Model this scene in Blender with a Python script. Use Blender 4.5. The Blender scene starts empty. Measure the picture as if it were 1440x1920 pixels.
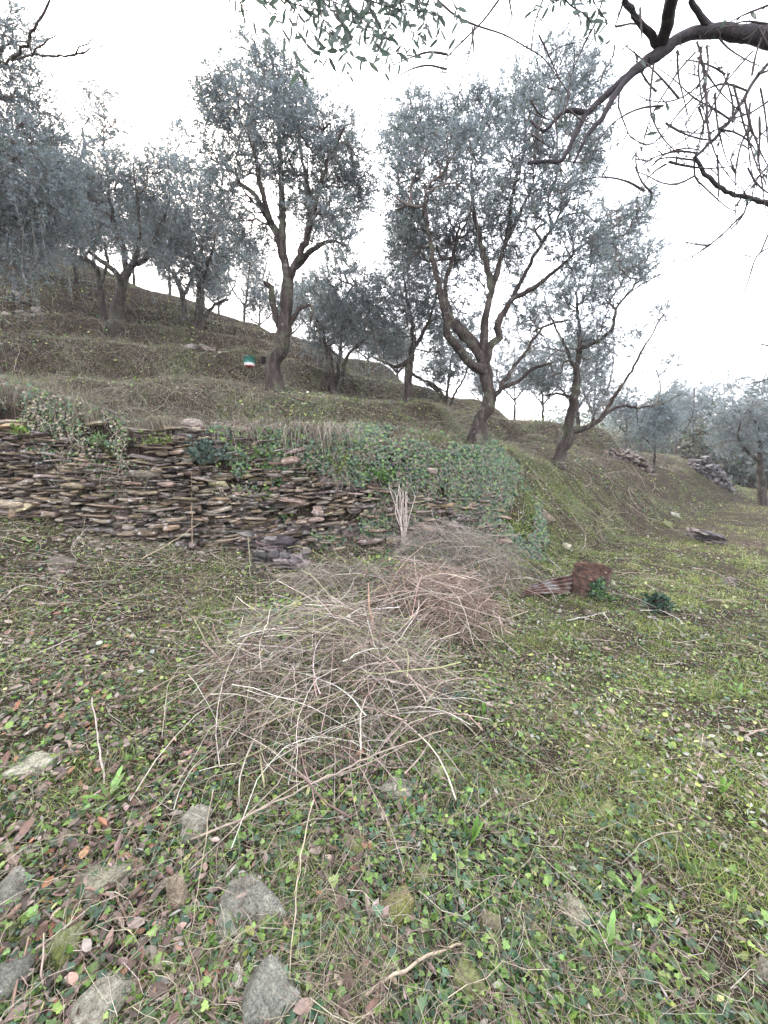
import bpy, bmesh, math, random
import numpy as np
from mathutils import Vector, Matrix, noise as mnoise
C = bpy.context.scene.collection
rng = np.random.default_rng(7)
random.seed(7)

# ------------------------------------------------------------------ camera, sky, sun, exposure
CAM_H = 1.6; F = 723.0; PITCH = math.radians(8.0)
cam = bpy.data.cameras.new('camera'); cam.sensor_fit = 'VERTICAL'; cam.sensor_height = 36.0
cam.lens = F / 1920 * 36.0; cam.clip_start = 0.05; cam.clip_end = 1500
camo = bpy.data.objects.new('camera', cam); C.objects.link(camo)
camo.location = (0, 0, CAM_H); camo.rotation_euler = (math.radians(90) - PITCH, 0, 0)
bpy.context.scene.camera = camo

SUN_EL, SUN_AZ = math.radians(36), math.radians(-28)     # azimuth from +Y towards +X
w = bpy.data.worlds.new('World'); bpy.context.scene.world = w; w.use_nodes = True
nt = w.node_tree; nt.nodes.clear()
sky = nt.nodes.new('ShaderNodeTexSky'); sky.sky_type = 'NISHITA'; sky.sun_disc = False
sky.sun_elevation = SUN_EL; sky.sun_rotation = SUN_AZ; sky.dust_density = 4.0; sky.air_density = 1.0
mixs = nt.nodes.new('ShaderNodeMix'); mixs.data_type = 'RGBA'
mixs.inputs[0].default_value = 0.72
mixs.inputs[7].default_value = (9.6, 9.55, 10.4, 1)         # the even white cloud layer
bg = nt.nodes.new('ShaderNodeBackground'); bg.inputs[1].default_value = 0.11
wo = nt.nodes.new('ShaderNodeOutputWorld')
nt.links.new(sky.outputs[0], mixs.inputs[6]); nt.links.new(mixs.outputs[2], bg.inputs[0])
nt.links.new(bg.outputs[0], wo.inputs[0])
sl = bpy.data.lights.new('sun', 'SUN'); sl.energy = 1.5; sl.angle = math.radians(11); sl.color = (1, .93, .86)
so = bpy.data.objects.new('sun', sl); C.objects.link(so)
d = Vector((math.sin(SUN_AZ)*math.cos(SUN_EL), math.cos(SUN_AZ)*math.cos(SUN_EL), math.sin(SUN_EL)))
so.rotation_euler = d.to_track_quat('Z', 'Y').to_euler(); so.location = (0, 0, 30)
vs = bpy.context.scene.view_settings
vs.view_transform = 'Standard'; vs.look = 'None'; vs.exposure = 2.33; vs.gamma = 1
cy = bpy.context.scene.cycles
cy.max_bounces = 6; cy.diffuse_bounces = 3; cy.glossy_bounces = 2; cy.transmission_bounces = 3
cy.transparent_max_bounces = 8; cy.volume_bounces = 1

# ------------------------------------------------------------------ helpers
cp, sp = math.cos(PITCH), math.sin(PITCH)
def P(u, v, Y):
    """the place in the world at forward distance Y that stands in this direction"""
    a = (u - 720) / F; b = (960 - v) / F
    dy = cp + b * sp; dz = -sp + b * cp
    return np.array([a * Y / dy, Y, CAM_H + dz * Y / dy])
def mpp(v, Y):
    """metres covered by one photograph pixel there"""
    b = (960 - v) / F
    return Y / (cp + b * sp) / F

def hash2(ix, iy, s):
    h = (ix.astype(np.int64) * 374761393 + iy.astype(np.int64) * 668265263 + s * 974711) & 0x7fffffff
    h = ((h ^ (h >> 13)) * 1274126177) & 0x7fffffff
    return ((h ^ (h >> 16)) & 0xffff) / 65535.0
def vnoise(x, y, s=0):
    ix = np.floor(x); iy = np.floor(y); fx = x - ix; fy = y - iy
    fx = fx * fx * (3 - 2 * fx); fy = fy * fy * (3 - 2 * fy)
    a = hash2(ix, iy, s); b = hash2(ix + 1, iy, s); c = hash2(ix, iy + 1, s); e = hash2(ix + 1, iy + 1, s)
    return (a * (1 - fx) + b * fx) * (1 - fy) + (c * (1 - fx) + e * fx) * fy
def fbm(x, y, s=0, o=4):
    t = 0; amp = .5
    for i in range(o):
        t = t + amp * (vnoise(x, y, s + i * 17) - .5) * 2; x = x * 2.03 + 5.1; y = y * 2.03 + 1.7; amp *= .5
    return t

def new_mesh(name, V, faces, mat, parent=None, tint=None, base=None, smooth=False):
    """faces: (m,3) or (m,4) integer array"""
    V = np.asarray(V, dtype=np.float32)
    if base is not None: V = V - np.asarray(base, dtype=np.float32)
    faces = np.asarray(faces, dtype=np.int32); m, k = faces.shape
    me = bpy.data.meshes.new(name)
    me.vertices.add(len(V)); me.vertices.foreach_set('co', V.ravel())
    me.loops.add(m * k); me.loops.foreach_set('vertex_index', faces.ravel())
    me.polygons.add(m); me.polygons.foreach_set('loop_start', np.arange(0, m * k, k, dtype=np.int32))
    if smooth: me.polygons.foreach_set('use_smooth', np.ones(m, dtype=bool))
    me.update(calc_edges=True)
    if tint is not None:
        at = me.attributes.new('tint', 'FLOAT_COLOR', 'POINT')
        c4 = np.ones((len(V), 4), dtype=np.float32); c4[:, :3] = tint
        at.data.foreach_set('color', c4.ravel())
    me.materials.append(mat)
    o = bpy.data.objects.new(name, me); C.objects.link(o)
    if parent is not None: o.parent = parent
    return o
def empty(name, loc, label, cat, group=None, kind=None):
    o = bpy.data.objects.new(name, None); C.objects.link(o); o.location = [float(t) for t in loc]
    return tag(o, label, cat, group, kind)
def tag(o, label=None, cat=None, group=None, kind=None):
    if label: o['label'] = label
    if cat: o['category'] = cat
    if group: o['group'] = group
    if kind: o['kind'] = kind
    return o

# ------------------------------------------------------------------ materials
def mat(name, build):
    m = bpy.data.materials.new(name); m.use_nodes = True
    n = m.node_tree.nodes; l = m.node_tree.links
    bs = n['Principled BSDF']; build(m, n, l, bs); return m
def N(n, t, **kw):
    q = n.new('ShaderNode' + t)
    for k, v in kw.items():
        if k.startswith('i_'):
            key = k[2:]; q.inputs[int(key) if key.isdigit() else key.replace('_', ' ')].default_value = v
        else: setattr(q, k, v)
    return q
def noise_ramp(n, l, scale, stops, detail=6, rough=.6, coord='Object', dist=0.0, vec=None):
    tc = N(n, 'TexCoord'); no = N(n, 'TexNoise'); no.inputs['Scale'].default_value = scale
    no.inputs['Detail'].default_value = detail; no.inputs['Roughness'].default_value = rough
    no.inputs['Distortion'].default_value = dist
    l.new(vec if vec is not None else tc.outputs[coord], no.inputs['Vector'])
    r = N(n, 'ValToRGB'); cr = r.color_ramp
    while len(cr.elements) < len(stops): cr.elements.new(.5)
    for e, (p, c) in zip(cr.elements, stops): e.position = p; e.color = (*c, 1)
    l.new(no.outputs['Fac'], r.inputs[0]); return r, no
def mixc(n, l, fac, a, b, mode='MIX'):
    q = N(n, 'Mix', data_type='RGBA', blend_type=mode)
    for idx, s in ((0, fac), (6, a), (7, b)):
        if isinstance(s, (int, float)): q.inputs[idx].default_value = s
        elif isinstance(s, tuple): q.inputs[idx].default_value = (*s, 1)
        else: l.new(s, q.inputs[idx])
    return q.outputs[2]
def bump(n, l, bs, h, strength, dist=.01):
    b = N(n, 'Bump'); b.inputs['Strength'].default_value = strength; b.inputs['Distance'].default_value = dist
    l.new(h, b.inputs['Height']); l.new(b.outputs[0], bs.inputs['Normal'])

def b_leaf(transl, rough=.5, spec=.35):
    def f(m, n, l, bs):
        a = N(n, 'Attribute', attribute_name='tint')
        r, no = noise_ramp(n, l, 60, [(.3, (.75, .75, .75)), (.7, (1.2, 1.2, 1.2))], 2)
        c = mixc(n, l, 1.0, a.outputs['Color'], r.outputs[0], 'MULTIPLY')
        l.new(c, bs.inputs['Base Color']); bs.inputs['Roughness'].default_value = rough
        bs.inputs['Specular IOR Level'].default_value = spec
        tr = N(n, 'BsdfTranslucent'); l.new(c, tr.inputs[0])
        mx = N(n, 'MixShader'); mx.inputs[0].default_value = transl
        l.new(bs.outputs[0], mx.inputs[1]); l.new(tr.outputs[0], mx.inputs[2])
        l.new(mx.outputs[0], n['Material Output'].inputs[0])
    return f
M = {}
M['leaf'] = mat('leaf', b_leaf(.3, .38, .5))
M['olive_leaf'] = mat('olive_leaf', b_leaf(.42, .42, .5))
M['litter'] = mat('litter', b_leaf(.15, .5, .4))
M['grass'] = mat('grass', b_leaf(.25, .6, .2))
def f(m, n, l, bs):
    a = N(n, 'Attribute', attribute_name='tint')
    r, no = noise_ramp(n, l, 25, [(.3, (.6, .6, .6)), (.7, (1.3, 1.3, 1.3))], 5)
    l.new(mixc(n, l, 1.0, a.outputs['Color'], r.outputs[0], 'MULTIPLY'), bs.inputs['Base Color'])
    bs.inputs['Roughness'].default_value = .8; bs.inputs['Specular IOR Level'].default_value = .2
    bump(n, l, bs, no.outputs['Fac'], .4, .004)
M['twig'] = mat('twig', f)
def f(m, n, l, bs):
    tc = N(n, 'TexCoord'); mp = N(n, 'Mapping'); mp.inputs['Scale'].default_value = (1, 1, .25)
    l.new(tc.outputs['Object'], mp.inputs[0])
    r, no = noise_ramp(n, l, 14, [(.28, (.010, .008, .007)), (.5, (.042, .033, .028)), (.72, (.11, .092, .078))], 10, .7, vec=mp.outputs[0], dist=.6)
    r2, no2 = noise_ramp(n, l, 3.2, [(.52, (0, 0, 0)), (.66, (.6, .6, .6))], 6, .7)
    c = mixc(n, l, r2.outputs[0], r.outputs[0], (.13, .15, .09))
    r3, no3 = noise_ramp(n, l, 9, [(.62, (0, 0, 0)), (.7, (.7, .7, .7))], 5, .6)
    c = mixc(n, l, r3.outputs[0], c, (.20, .20, .18))
    l.new(c, bs.inputs['Base Color']); bs.inputs['Roughness'].default_value = .9
    bs.inputs['Specular IOR Level'].default_value = .15
    bump(n, l, bs, no.outputs['Fac'], .9, .03)
M['bark'] = mat('bark', f)
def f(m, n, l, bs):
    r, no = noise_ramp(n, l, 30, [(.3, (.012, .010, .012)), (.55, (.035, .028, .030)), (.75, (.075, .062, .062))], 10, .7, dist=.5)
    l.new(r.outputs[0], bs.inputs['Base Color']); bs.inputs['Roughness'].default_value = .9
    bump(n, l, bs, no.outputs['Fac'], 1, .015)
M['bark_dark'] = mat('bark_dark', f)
def f(m, n, l, bs):
    r, no = noise_ramp(n, l, 9, [(.25, (.012, .009, .007)), (.5, (.038, .029, .021)), (.75, (.095, .075, .055))], 12, .7)
    r2, no2 = noise_ramp(n, l, .9, [(.52, (0, 0, 0)), (.66, (.7, .7, .7))], 10, .75)
    r3, no3 = noise_ramp(n, l, 30, [(.3, (.03, .04, .015)), (.7, (.11, .13, .05))], 8, .7)
    c = mixc(n, l, r2.outputs[0], r.outputs[0], r3.outputs[0])
    l.new(c, bs.inputs['Base Color']); bs.inputs['Roughness'].default_value = 1
    bs.inputs['Specular IOR Level'].default_value = .1
    bump(n, l, bs, no.outputs['Fac'], 1.0, .05)
M['soil'] = mat('soil', f)
def stone_mat(name, lo, mid, hi, lichen, lich_amt, moss_amt, scale=1.0, zs=4):
    def f(m, n, l, bs):
        a = N(n, 'Attribute', attribute_name='tint')
        tc = N(n, 'TexCoord'); mp = N(n, 'Mapping'); mp.inputs['Scale'].default_value = (1, 1, zs)
        l.new(tc.outputs['Object'], mp.inputs[0])
        r, no = noise_ramp(n, l, 12 * scale, [(.25, lo), (.5, mid), (.78, hi)], 12, .68, vec=mp.outputs[0], dist=.3)
        c = mixc(n, l, 1.0, r.outputs[0], a.outputs['Color'], 'MULTIPLY')
        r2, no2 = noise_ramp(n, l, 16 * scale, [(.60 - lich_amt, (0, 0, 0)), (.66 - lich_amt, (.9, .9, .9))], 9, .75)
        c = mixc(n, l, r2.outputs[0], c, lichen)
        r3, no3 = noise_ramp(n, l, 7 * scale, [(.72 - moss_amt, (0, 0, 0)), (.80 - moss_amt, (.85, .85, .85))], 10, .75)
        r4, no4 = noise_ramp(n, l, 60 * scale, [(.3, (.035, .05, .012)), (.7, (.15, .17, .035))], 6, .7)
        c = mixc(n, l, r3.outputs[0], c, r4.outputs[0])
        vo = N(n, 'TexVoronoi', feature='DISTANCE_TO_EDGE'); vo.inputs['Scale'].default_value = 7 * scale; wn = N(n, 'TexNoise'); wn.inputs['Scale'].default_value = 9; wn.inputs['Detail'].default_value = 6
        l.new(tc.outputs['Object'], wn.inputs['Vector']); ad = N(n, 'VectorMath', operation='ADD'); l.new(tc.outputs['Object'], ad.inputs[0]); l.new(wn.outputs['Color'], ad.inputs[1]); l.new(ad.outputs[0], vo.inputs['Vector'])
        cr_ = N(n, 'ValToRGB'); cr_.color_ramp.elements[0].position = .0; cr_.color_ramp.elements[0].color = (.25, .22, .2, 1); cr_.color_ramp.elements[1].position = .035; cr_.color_ramp.elements[1].color = (1, 1, 1, 1)
        l.new(vo.outputs['Distance'], cr_.inputs[0])
        if zs == 1: c = mixc(n, l, .8, c, cr_.outputs[0], 'MULTIPLY')
        r5, no5 = noise_ramp(n, l, 140, [(.35, (.6, .6, .6)), (.65, (1.35, 1.35, 1.35))], 4, .7); c = mixc(n, l, 1.0, c, r5.outputs[0], 'MULTIPLY')
        l.new(c, bs.inputs['Base Color']); bs.inputs['Roughness'].default_value = .85
        bs.inputs['Specular IOR Level'].default_value = .25
        bump(n, l, bs, no.outputs['Fac'], 1.0, .035)
    return mat(name, f)
M['wall_stone'] = stone_mat('wall_stone', (.04, .034, .03), (.19, .165, .145), (.42, .38, .33), (.50, .49, .46), .04, .07)
M['rock'] = stone_mat('rock', (.055, .055, .05), (.16, .16, .145), (.36, .355, .32), (.42, .42, .38), .02, .13, 1.3, 1)
M['mossy_rock'] = stone_mat('mossy_rock', (.08, .08, .07), (.16, .16, .13), (.26, .26, .22), (.38, .38, .32), -.01, .26, 1.3, 1)
M['slate'] = stone_mat('slate', (.02, .018, .02), (.06, .055, .058), (.14, .13, .13), (.30, .29, .27), -.04, .0)
def f(m, n, l, bs):
    r, no = noise_ramp(n, l, 17, [(.36, (.012, .009, .008)), (.47, (.06, .034, .025)), (.6, (.13, .068, .045)), (.78, (.25, .19, .16))], 10, .7, dist=.5)
    l.new(r.outputs[0], bs.inputs['Base Color']); bs.inputs['Roughness'].default_value = .9
    bump(n, l, bs, no.outputs['Fac'], .6, .01)
M['rust'] = mat('rust', f)
def f(m, n, l, bs):
    r, no = noise_ramp(n, l, 5, [(.36, (.055, .032, .025)), (.47, (.15, .09, .07)), (.55, (.22, .21, .20)), (.75, (.36, .40, .41))], 8, .65, dist=.6)
    l.new(r.outputs[0], bs.inputs['Base Color']); bs.inputs['Roughness'].default_value = .6
    bs.inputs['Metallic'].default_value = .25; bump(n, l, bs, no.outputs['Fac'], .3, .01)
M['zinc'] = mat('zinc', f)
def paint(name, col, rough=.45):
    def f(m, n, l, bs):
        r, no = noise_ramp(n, l, 18, [(.35, tuple(c * .6 for c in col)), (.6, col)], 8, .7)
        l.new(r.outputs[0], bs.inputs['Base Color']); bs.inputs['Roughness'].default_value = rough
    return mat(name, f)
M['green_paint'] = paint('green_paint', (.035, .22, .165)); M['white_paint'] = paint('white_paint', (.75, .77, .74))
M['red_paint'] = paint('red_paint', (.5, .08, .05)); M['dark_in'] = paint('dark_in', (.03, .03, .03), .9)
def f(m, n, l, bs):
    r, no = noise_ramp(n, l, .35, [(.3, (.05, .06, .045)), (.5, (.10, .085, .065)), (.7, (.15, .10, .09))], 10, .7)
    l.new(r.outputs[0], bs.inputs['Base Color']); bs.inputs['Roughness'].default_value = 1
    bump(n, l, bs, no.outputs['Fac'], 1, .6)
M['far_hill'] = mat('far_hill', f)

# ------------------------------------------------------------------ terrain
def tps_fit(pts, smooth=.02):
    X = np.array([p[:2] for p in pts]); z = np.array([p[2] for p in pts]); n = len(X)
    r = np.sqrt(((X[:, None] - X[None]) ** 2).sum(-1)); K = r + 0.0
    A = np.zeros((n + 3, n + 3)); A[:n, :n] = K - smooth * np.eye(n); A[:n, n] = 1; A[:n, n+1:] = X
    A[n, :n] = 1; A[n+1:, :n] = X.T
    s = np.linalg.solve(A, np.concatenate([z, np.zeros(3)])); return X, s
def tps_eval(fit, x, y):
    X, s = fit; z = s[-3] + s[-2] * x + s[-1] * y
    for i in range(len(X)):
        z = z + s[i] * np.sqrt((x - X[i, 0]) ** 2 + (y - X[i, 1]) ** 2 + .15)
    return z
FOOT = [P(-120, 950, 4.55), P(0, 965, 4.6), P(130, 990, 4.62), P(250, 1022, 4.7), P(430, 1042, 4.9), P(550, 1040, 5.2), P(750, 1022, 5.6), P(900, 1008, 6.1),
        P(1000, 1050, 6.0), P(1080, 1050, 6.2), P(1200, 1003, 8.1), P(1330, 962, 11.4), P(1405, 935, 15.2), np.array([24, 24, -.3]), np.array([40, 40, -.5])]
EDGE = [P(-120, 718, 4.9), P(0, 732, 4.95), P(130, 762, 4.98), P(250, 798, 5.05), P(400, 800, 5.25), P(550, 802, 5.55), P(750, 815, 6.0), P(890, 830, 6.8),
        P(960, 850, 7.5), P(1040, 872, 8.8), P(1150, 868, 11.2), P(1290, 880, 15), P(1360, 905, 19), np.array([24, 28, -.2]), np.array([40, 45, -.5])]
FOOT = [np.array([-40, 3.2, 3.0]), np.array([-14, 4.2, 1.6])] + FOOT
EDGE = [np.array([-40, 3.7, 5.5]), np.array([-14, 4.6, 3.6])] + EDGE
low_pts = FOOT + [np.array(p) for p in [(0, 0, 0), (2, 0, -.03), (0, 1.6, 0.), (0, 3, .03), (-2, 1, .12), (-4, 1, .4), (-6, 3, .95), (-3, 3, .36), (-1.5, 4, .28), (0, 4.6, .15),
    (1.5, 4.5, .02), (3, 3, -.05), (6, 5, -.1), (10, 8, -.15), (20, 15, -.3), (30, 30, -.6), (60, 60, -2), (60, 0, -2), (-10, -10, .5), (10, -10, -.4), (-40, -10, 2.), (60, -10, -3), (16, 18, -.1)]]
up_pts = EDGE + [P(*q) for q in [(215, 645, 9), (370, 655, 10.5), (520, 742, 7), (467, 690, 9), (0, 700, 6.6), (0, 640, 8.2), (0, 560, 11), (-10, 505, 14), (60, 562, 12),
    (250, 742, 6.6), (300, 598, 12.5), (20, 440, 20), (150, 492, 19), (290, 572, 18), (390, 606, 17), (430, 612, 15.5), (480, 640, 15.5), (560, 655, 14.5), (630, 752, 9), (765, 792, 8.5), (700, 707, 13.5), (840, 795, 11.5), (870, 772, 14.5),
    (1000, 800, 15), (1090, 822, 15), (1150, 838, 15.5), (1220, 872, 14.5), (1280, 862, 18)]] + \
    [np.array(p) for p in [(-22, 24, 12.6), (-7, 25, 4.2), (3, 24, 1.8), (12, 26, .6), (22, 40, -.5), (-25, 10, 10.5), (-40, 8, 13), (-40, 40, 17), (0, 60, -3), (60, 90, -3), (-12, 8, 5.4)]]
fit_lo, fit_up = tps_fit(low_pts), tps_fit(up_pts)
def seg_dist(x, y, line):
    """distance to the polyline and its sign (+ on the uphill side), and the arclength"""
    best = np.full(x.shape, 1e9); sg = np.ones(x.shape); arc = np.zeros(x.shape); acc = 0
    for a, b in zip(line[:-1], line[1:]):
        dx, dy = b[0] - a[0], b[1] - a[1]; L = math.hypot(dx, dy)
        t = np.clip(((x - a[0]) * dx + (y - a[1]) * dy) / L ** 2, 0, 1)
        dd = np.hypot(x - a[0] - t * dx, y - a[1] - t * dy)
        s = np.sign(dx * (y - a[1]) - dy * (x - a[0])); c = dd < best
        best = np.where(c, dd, best); sg = np.where(c, s, sg); arc = np.where(c, acc + t * L, arc); acc += L
    return best, sg, arc
def height(x, y):
    zl = tps_eval(fit_lo, x, y); zu = tps_eval(fit_up, x, y)
    df, sf, _ = seg_dist(x, y, FOOT); de, se, _ = seg_dist(x, y, EDGE)
    # little terraces higher up the hill
    far = np.clip((de * (se > 0) - .5) / 1.0, 0, 1)
    q = zu + .35 * fbm(x * .22, y * .22, 3, 3); st = .95
    k = np.floor(q / st); fr = q / st - k
    ste = np.clip((fr - .0) / .30, 0, 1); ste = ste * ste * (3 - 2 * ste)
    zt = zu + st * ((ste - fr)) * .75
    zu = zu + (zt - zu) * far * np.clip((30 - y) / 8, 0, 1)
    t = np.where(sf < 0, 0, np.where(se > 0, 1, df / (df + de + 1e-6)))
    bankw = np.clip((df + de - .8) / 1.0, 0, 1)
    ts = t * t * (3 - 2 * t); t = t * .55 + ts * .45
    t = np.where(bankw > 0, t, t)
    z = zl * (1 - t) + zu * t
    # rubble fan against the wall's foot
    fan = np.exp(-(df * (sf < 0)) / .45) * (sf < 0) * np.clip((1.6 - x) / 1.5, 0, 1)
    z = z + fan * .10 * (1 + fbm(x * 1.3, y * 1.3, 9, 2))
    rd = np.hypot(x, y)
    z = z + .05 * fbm(x * .9, y * .9, 1, 4) + .032 * fbm(x * 4.5, y * 4.5, 2, 3) * np.clip(1.5 - rd / 12, .3, 1) \
          + .16 * fbm(x * .5, y * .5, 5, 3) * (t > .02) + .11 * fbm(x * 2.2, y * 2.2, 6, 3) * np.clip(t * 3, 0, 1) * np.clip((16 - rd) / 8, 0, 1)
    # far valley side to the right behind
    z = z + 11 * np.clip((np.hypot(x - 10, y - 10) - 45) / 60, 0, 1) * np.clip((x + 5) / 30, 0, 1)
    return z
def axis(lo, hi, c, n, s):
    a = np.arcsinh((lo - c) / s); b = np.arcsinh((hi - c) / s); return c + s * np.sinh(np.linspace(a, b, n))
GX = axis(-70, 150, .5, 620, 5.5); GY = axis(-25, 160, 5.0, 560, 4.0)
XX, YY = np.meshgrid(GX, GY, indexing='ij'); ZZ = height(XX, YY)
def H(x, y):
    x = np.atleast_1d(np.asarray(x, float)); y = np.atleast_1d(np.asarray(y, float))
    i = np.clip(np.searchsorted(GX, x) - 1, 0, len(GX) - 2); j = np.clip(np.searchsorted(GY, y) - 1, 0, len(GY) - 2)
    fx = (x - GX[i]) / (GX[i+1] - GX[i]); fy = (y - GY[j]) / (GY[j+1] - GY[j])
    return (ZZ[i, j] * (1-fx) + ZZ[i+1, j] * fx) * (1-fy) + (ZZ[i, j+1] * (1-fx) + ZZ[i+1, j+1] * fx) * fy
def Hn(x, y, e=.06):
    gx = (H(x + e, y) - H(x - e, y)) / (2*e); gy = (H(x, y + e) - H(x, y - e)) / (2*e)
    n = np.stack([-gx, -gy, np.ones_like(gx)], -1); return n / np.linalg.norm(n, axis=-1, keepdims=True)
def hit(u, v, ymin=.8, ymax=80):
    """where a ray in this direction meets the ground"""
    Y = np.geomspace(ymin, ymax, 3000); p = np.array([P(u, v, t) for t in (1.0,)])[0] - np.array([0, 0, CAM_H])
    xs = p[0] * Y; zs = CAM_H + p[2] * Y; g = H(xs, Y) - zs; k = np.argmax(g > 0)
    if not (g > 0).any(): k = len(Y) - 1
    return np.array([xs[k], Y[k], H(xs[k], Y[k])[0]])
nx, ny = len(GX), len(GY); idx = np.arange(nx * ny).reshape(nx, ny)
q = np.stack([idx[:-1, :-1], idx[1:, :-1], idx[1:, 1:], idx[:-1, 1:]], -1).reshape(-1, 4)
g = new_mesh('ground', np.stack([XX, YY, ZZ], -1).reshape(-1, 3), q, M['soil'], smooth=True); tag(g, kind='structure')
g['label'] = 'terraced earth hillside with grass and moss'

# ------------------------------------------------------------------ scatter and tube builders
def frames(n, yaw, tilt=None, tdir=None):
    """rotation matrices whose z is the normal (tilted), turned by yaw; columns x,y,z"""
    n = n.copy()
    if tilt is not None:
        a = tdir if tdir is not None else rng.uniform(0, 2*np.pi, len(n))
        n = n + np.stack([np.cos(a), np.sin(a), 0 * a], -1) * np.tan(tilt)[:, None]; n /= np.linalg.norm(n, axis=1, keepdims=True)
    h = np.stack([np.cos(yaw), np.sin(yaw), np.zeros_like(yaw)], -1)
    h = h - (h * n).sum(1, keepdims=True) * n; h /= np.linalg.norm(h, axis=1, keepdims=True) + 1e-9
    y = np.cross(n, h); return np.stack([h, y, n], -1)
def frames_dir(dr, roll):
    """x axis along dr, rolled"""
    x = dr / (np.linalg.norm(dr, axis=1, keepdims=True) + 1e-9)
    r = np.stack([np.sin(roll), np.cos(roll), np.sin(roll * 1.7)], -1)
    z = r - (r * x).sum(1, keepdims=True) * x; z /= np.linalg.norm(z, axis=1, keepdims=True) + 1e-9
    return np.stack([x, np.cross(z, x), z], -1)
def scatter(name, tmpl, pos, R, sc, tint, material, parent=None, base=None):
    TV, TF = tmpl; n = len(pos); k = len(TV)
    sc = np.asarray(sc); sc = sc[:, None] * np.ones(3) if sc.ndim == 1 else sc
    V = np.einsum('nij,nkj->nki', R, TV[None] * sc[:, None]) + pos[:, None]
    Fc = (TF[None] + (np.arange(n) * k)[:, None, None]).reshape(-1, TF.shape[1])
    return new_mesh(name, V.reshape(-1, 3), Fc, material, parent, np.repeat(tint, k, axis=0), base)
def join_scatter(parts):
    """parts: list of (tmpl,pos,R,sc,tint) -> V,F,T with triangles"""
    Vs, Fs, Ts = [], [], []; off = 0
    for tmpl, pos, R, sc, tint in parts:
        TV, TF = tmpl; n = len(pos); k = len(TV)
        if n == 0: continue
        sc = np.asarray(sc); sc = sc[:, None] * np.ones(3) if sc.ndim == 1 else sc
        V = np.einsum('nij,nkj->nki', R, TV[None] * sc[:, None]) + pos[:, None]
        Vs.append(V.reshape(-1, 3)); Fs.append((TF[None] + (np.arange(n) * k)[:, None, None]).reshape(-1, 3) + off)
        Ts.append(np.repeat(tint, k, axis=0)); off += n * k
    return np.concatenate(Vs), np.concatenate(Fs), np.concatenate(Ts)
def tubes(Pn, R, k=4, cap=False):
    """Pn (m,n,3) R (m,n) -> V, quads"""
    m, n, _ = Pn.shape
    T = np.gradient(Pn, axis=1); T /= np.linalg.norm(T, axis=2, keepdims=True) + 1e-9
    ref = np.where(np.abs(T[..., 2:3]) > .9, np.array([1., 0, 0]), np.array([0, 0, 1.]))
    ref = np.repeat(ref[:, :1], n, axis=1)
    A = np.cross(T, ref); A /= np.linalg.norm(A, axis=2, keepdims=True) + 1e-9; B = np.cross(T, A)
    th = np.arange(k) * 2 * np.pi / k
    V = Pn[:, :, None] + R[:, :, None, None] * (np.cos(th)[None, None, :, None] * A[:, :, None] + np.sin(th)[None, None, :, None] * B[:, :, None])
    i = np.arange(m * n * k).reshape(m, n, k); a = i[:, :-1]; b = i[:, 1:]
    Fc = np.stack([a, np.roll(a, -1, 2), np.roll(b, -1, 2), b], -1).reshape(-1, 4)
    if cap:
        c = i[:, [0, -1]]
        if k == 4: Fc = np.concatenate([Fc, c.reshape(-1, 4)])
    return V.reshape(-1, 3), Fc
def catmull(pts, step):
    pts = np.asarray(pts, float); out = []
    Q = np.concatenate([[2 * pts[0] - pts[1]], pts, [2 * pts[-1] - pts[-2]]])
    for i in range(1, len(Q) - 2):
        p0, p1, p2, p3 = Q[i-1:i+3]; n = max(1, int(round(np.linalg.norm(p2 - p1) / step)))
        t = (np.arange(n) / n)[:, None]
        out.append(.5 * (2*p1 + (p2-p0)*t + (2*p0-5*p1+4*p2-p3)*t*t + (3*p1-p0-3*p2+p3)*t**3))
    out.append(pts[-1:]); return np.concatenate(out)
def tri(quads): return np.concatenate([quads[:, [0, 1, 2]], quads[:, [0, 2, 3]]])

# leaf templates (x along the leaf, z its upper side, unit length)
LEAF4 = (np.array([[0, 0, 0], [.45, -.13, .02], [1, 0, -.06], [.45, .13, .02]]), np.array([[0, 1, 2], [0, 2, 3]]))
LEAF6 = (np.array([[0, 0, 0], [.3, -.1, .03], [.7, -.09, .02], [1, 0, -.10], [.7, .09, .02], [.3, .1, .03], [.3, 0, -.01], [.7, 0, -.03]]),
         np.array([[0, 1, 6], [1, 2, 7], [1, 7, 6], [2, 3, 7], [7, 3, 4], [6, 7, 4], [6, 4, 5], [0, 6, 5]]))
a_ = [(0, 0), (-.12, -.30), (.12, -.52), (.34, -.34), (.58, -.42), (.70, -.18), (1.0, 0), (.70, .18), (.58, .42), (.34, .34), (.12, .52), (-.12, .30)]
IVY = (np.array([[x, y, .10 * abs(y) - .06 * x * x] for x, y in a_] + [[.3, 0, -.02]]), np.array([[12, i, (i + 1) % 12] for i in range(12)]))
a_ = [(0, 0), (.2, -.3), (.5, -.4), (.8, -.3), (1., 0), (.8, .3), (.5, .4), (.2, .3)]
ROUND = (np.array([[x, y, .12 * abs(y)] for x, y in a_] + [[.5, 0, -.04]]), np.array([[8, i, (i + 1) % 8] for i in range(8)]))
def litter_tmpl(curl, w):
    V = []; xs = [0, .25, .55, .8, 1]; ws = [.02, .8, 1, .6, 0]
    for x, q in zip(xs, ws):
        for s in (-1, 0, 1): V.append([x, s * q * w, abs(s) * q * curl * .35 + curl * (x - .5) ** 2])
    Fq = [[i*3+j, (i+1)*3+j, (i+1)*3+j+1, i*3+j+1] for i in range(4) for j in range(2)]
    return (np.array(V), tri(np.array(Fq)))
LITTERS = [litter_tmpl(.5, .22), litter_tmpl(.15, .28), litter_tmpl(-.4, .2), litter_tmpl(.9, .25)]
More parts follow.
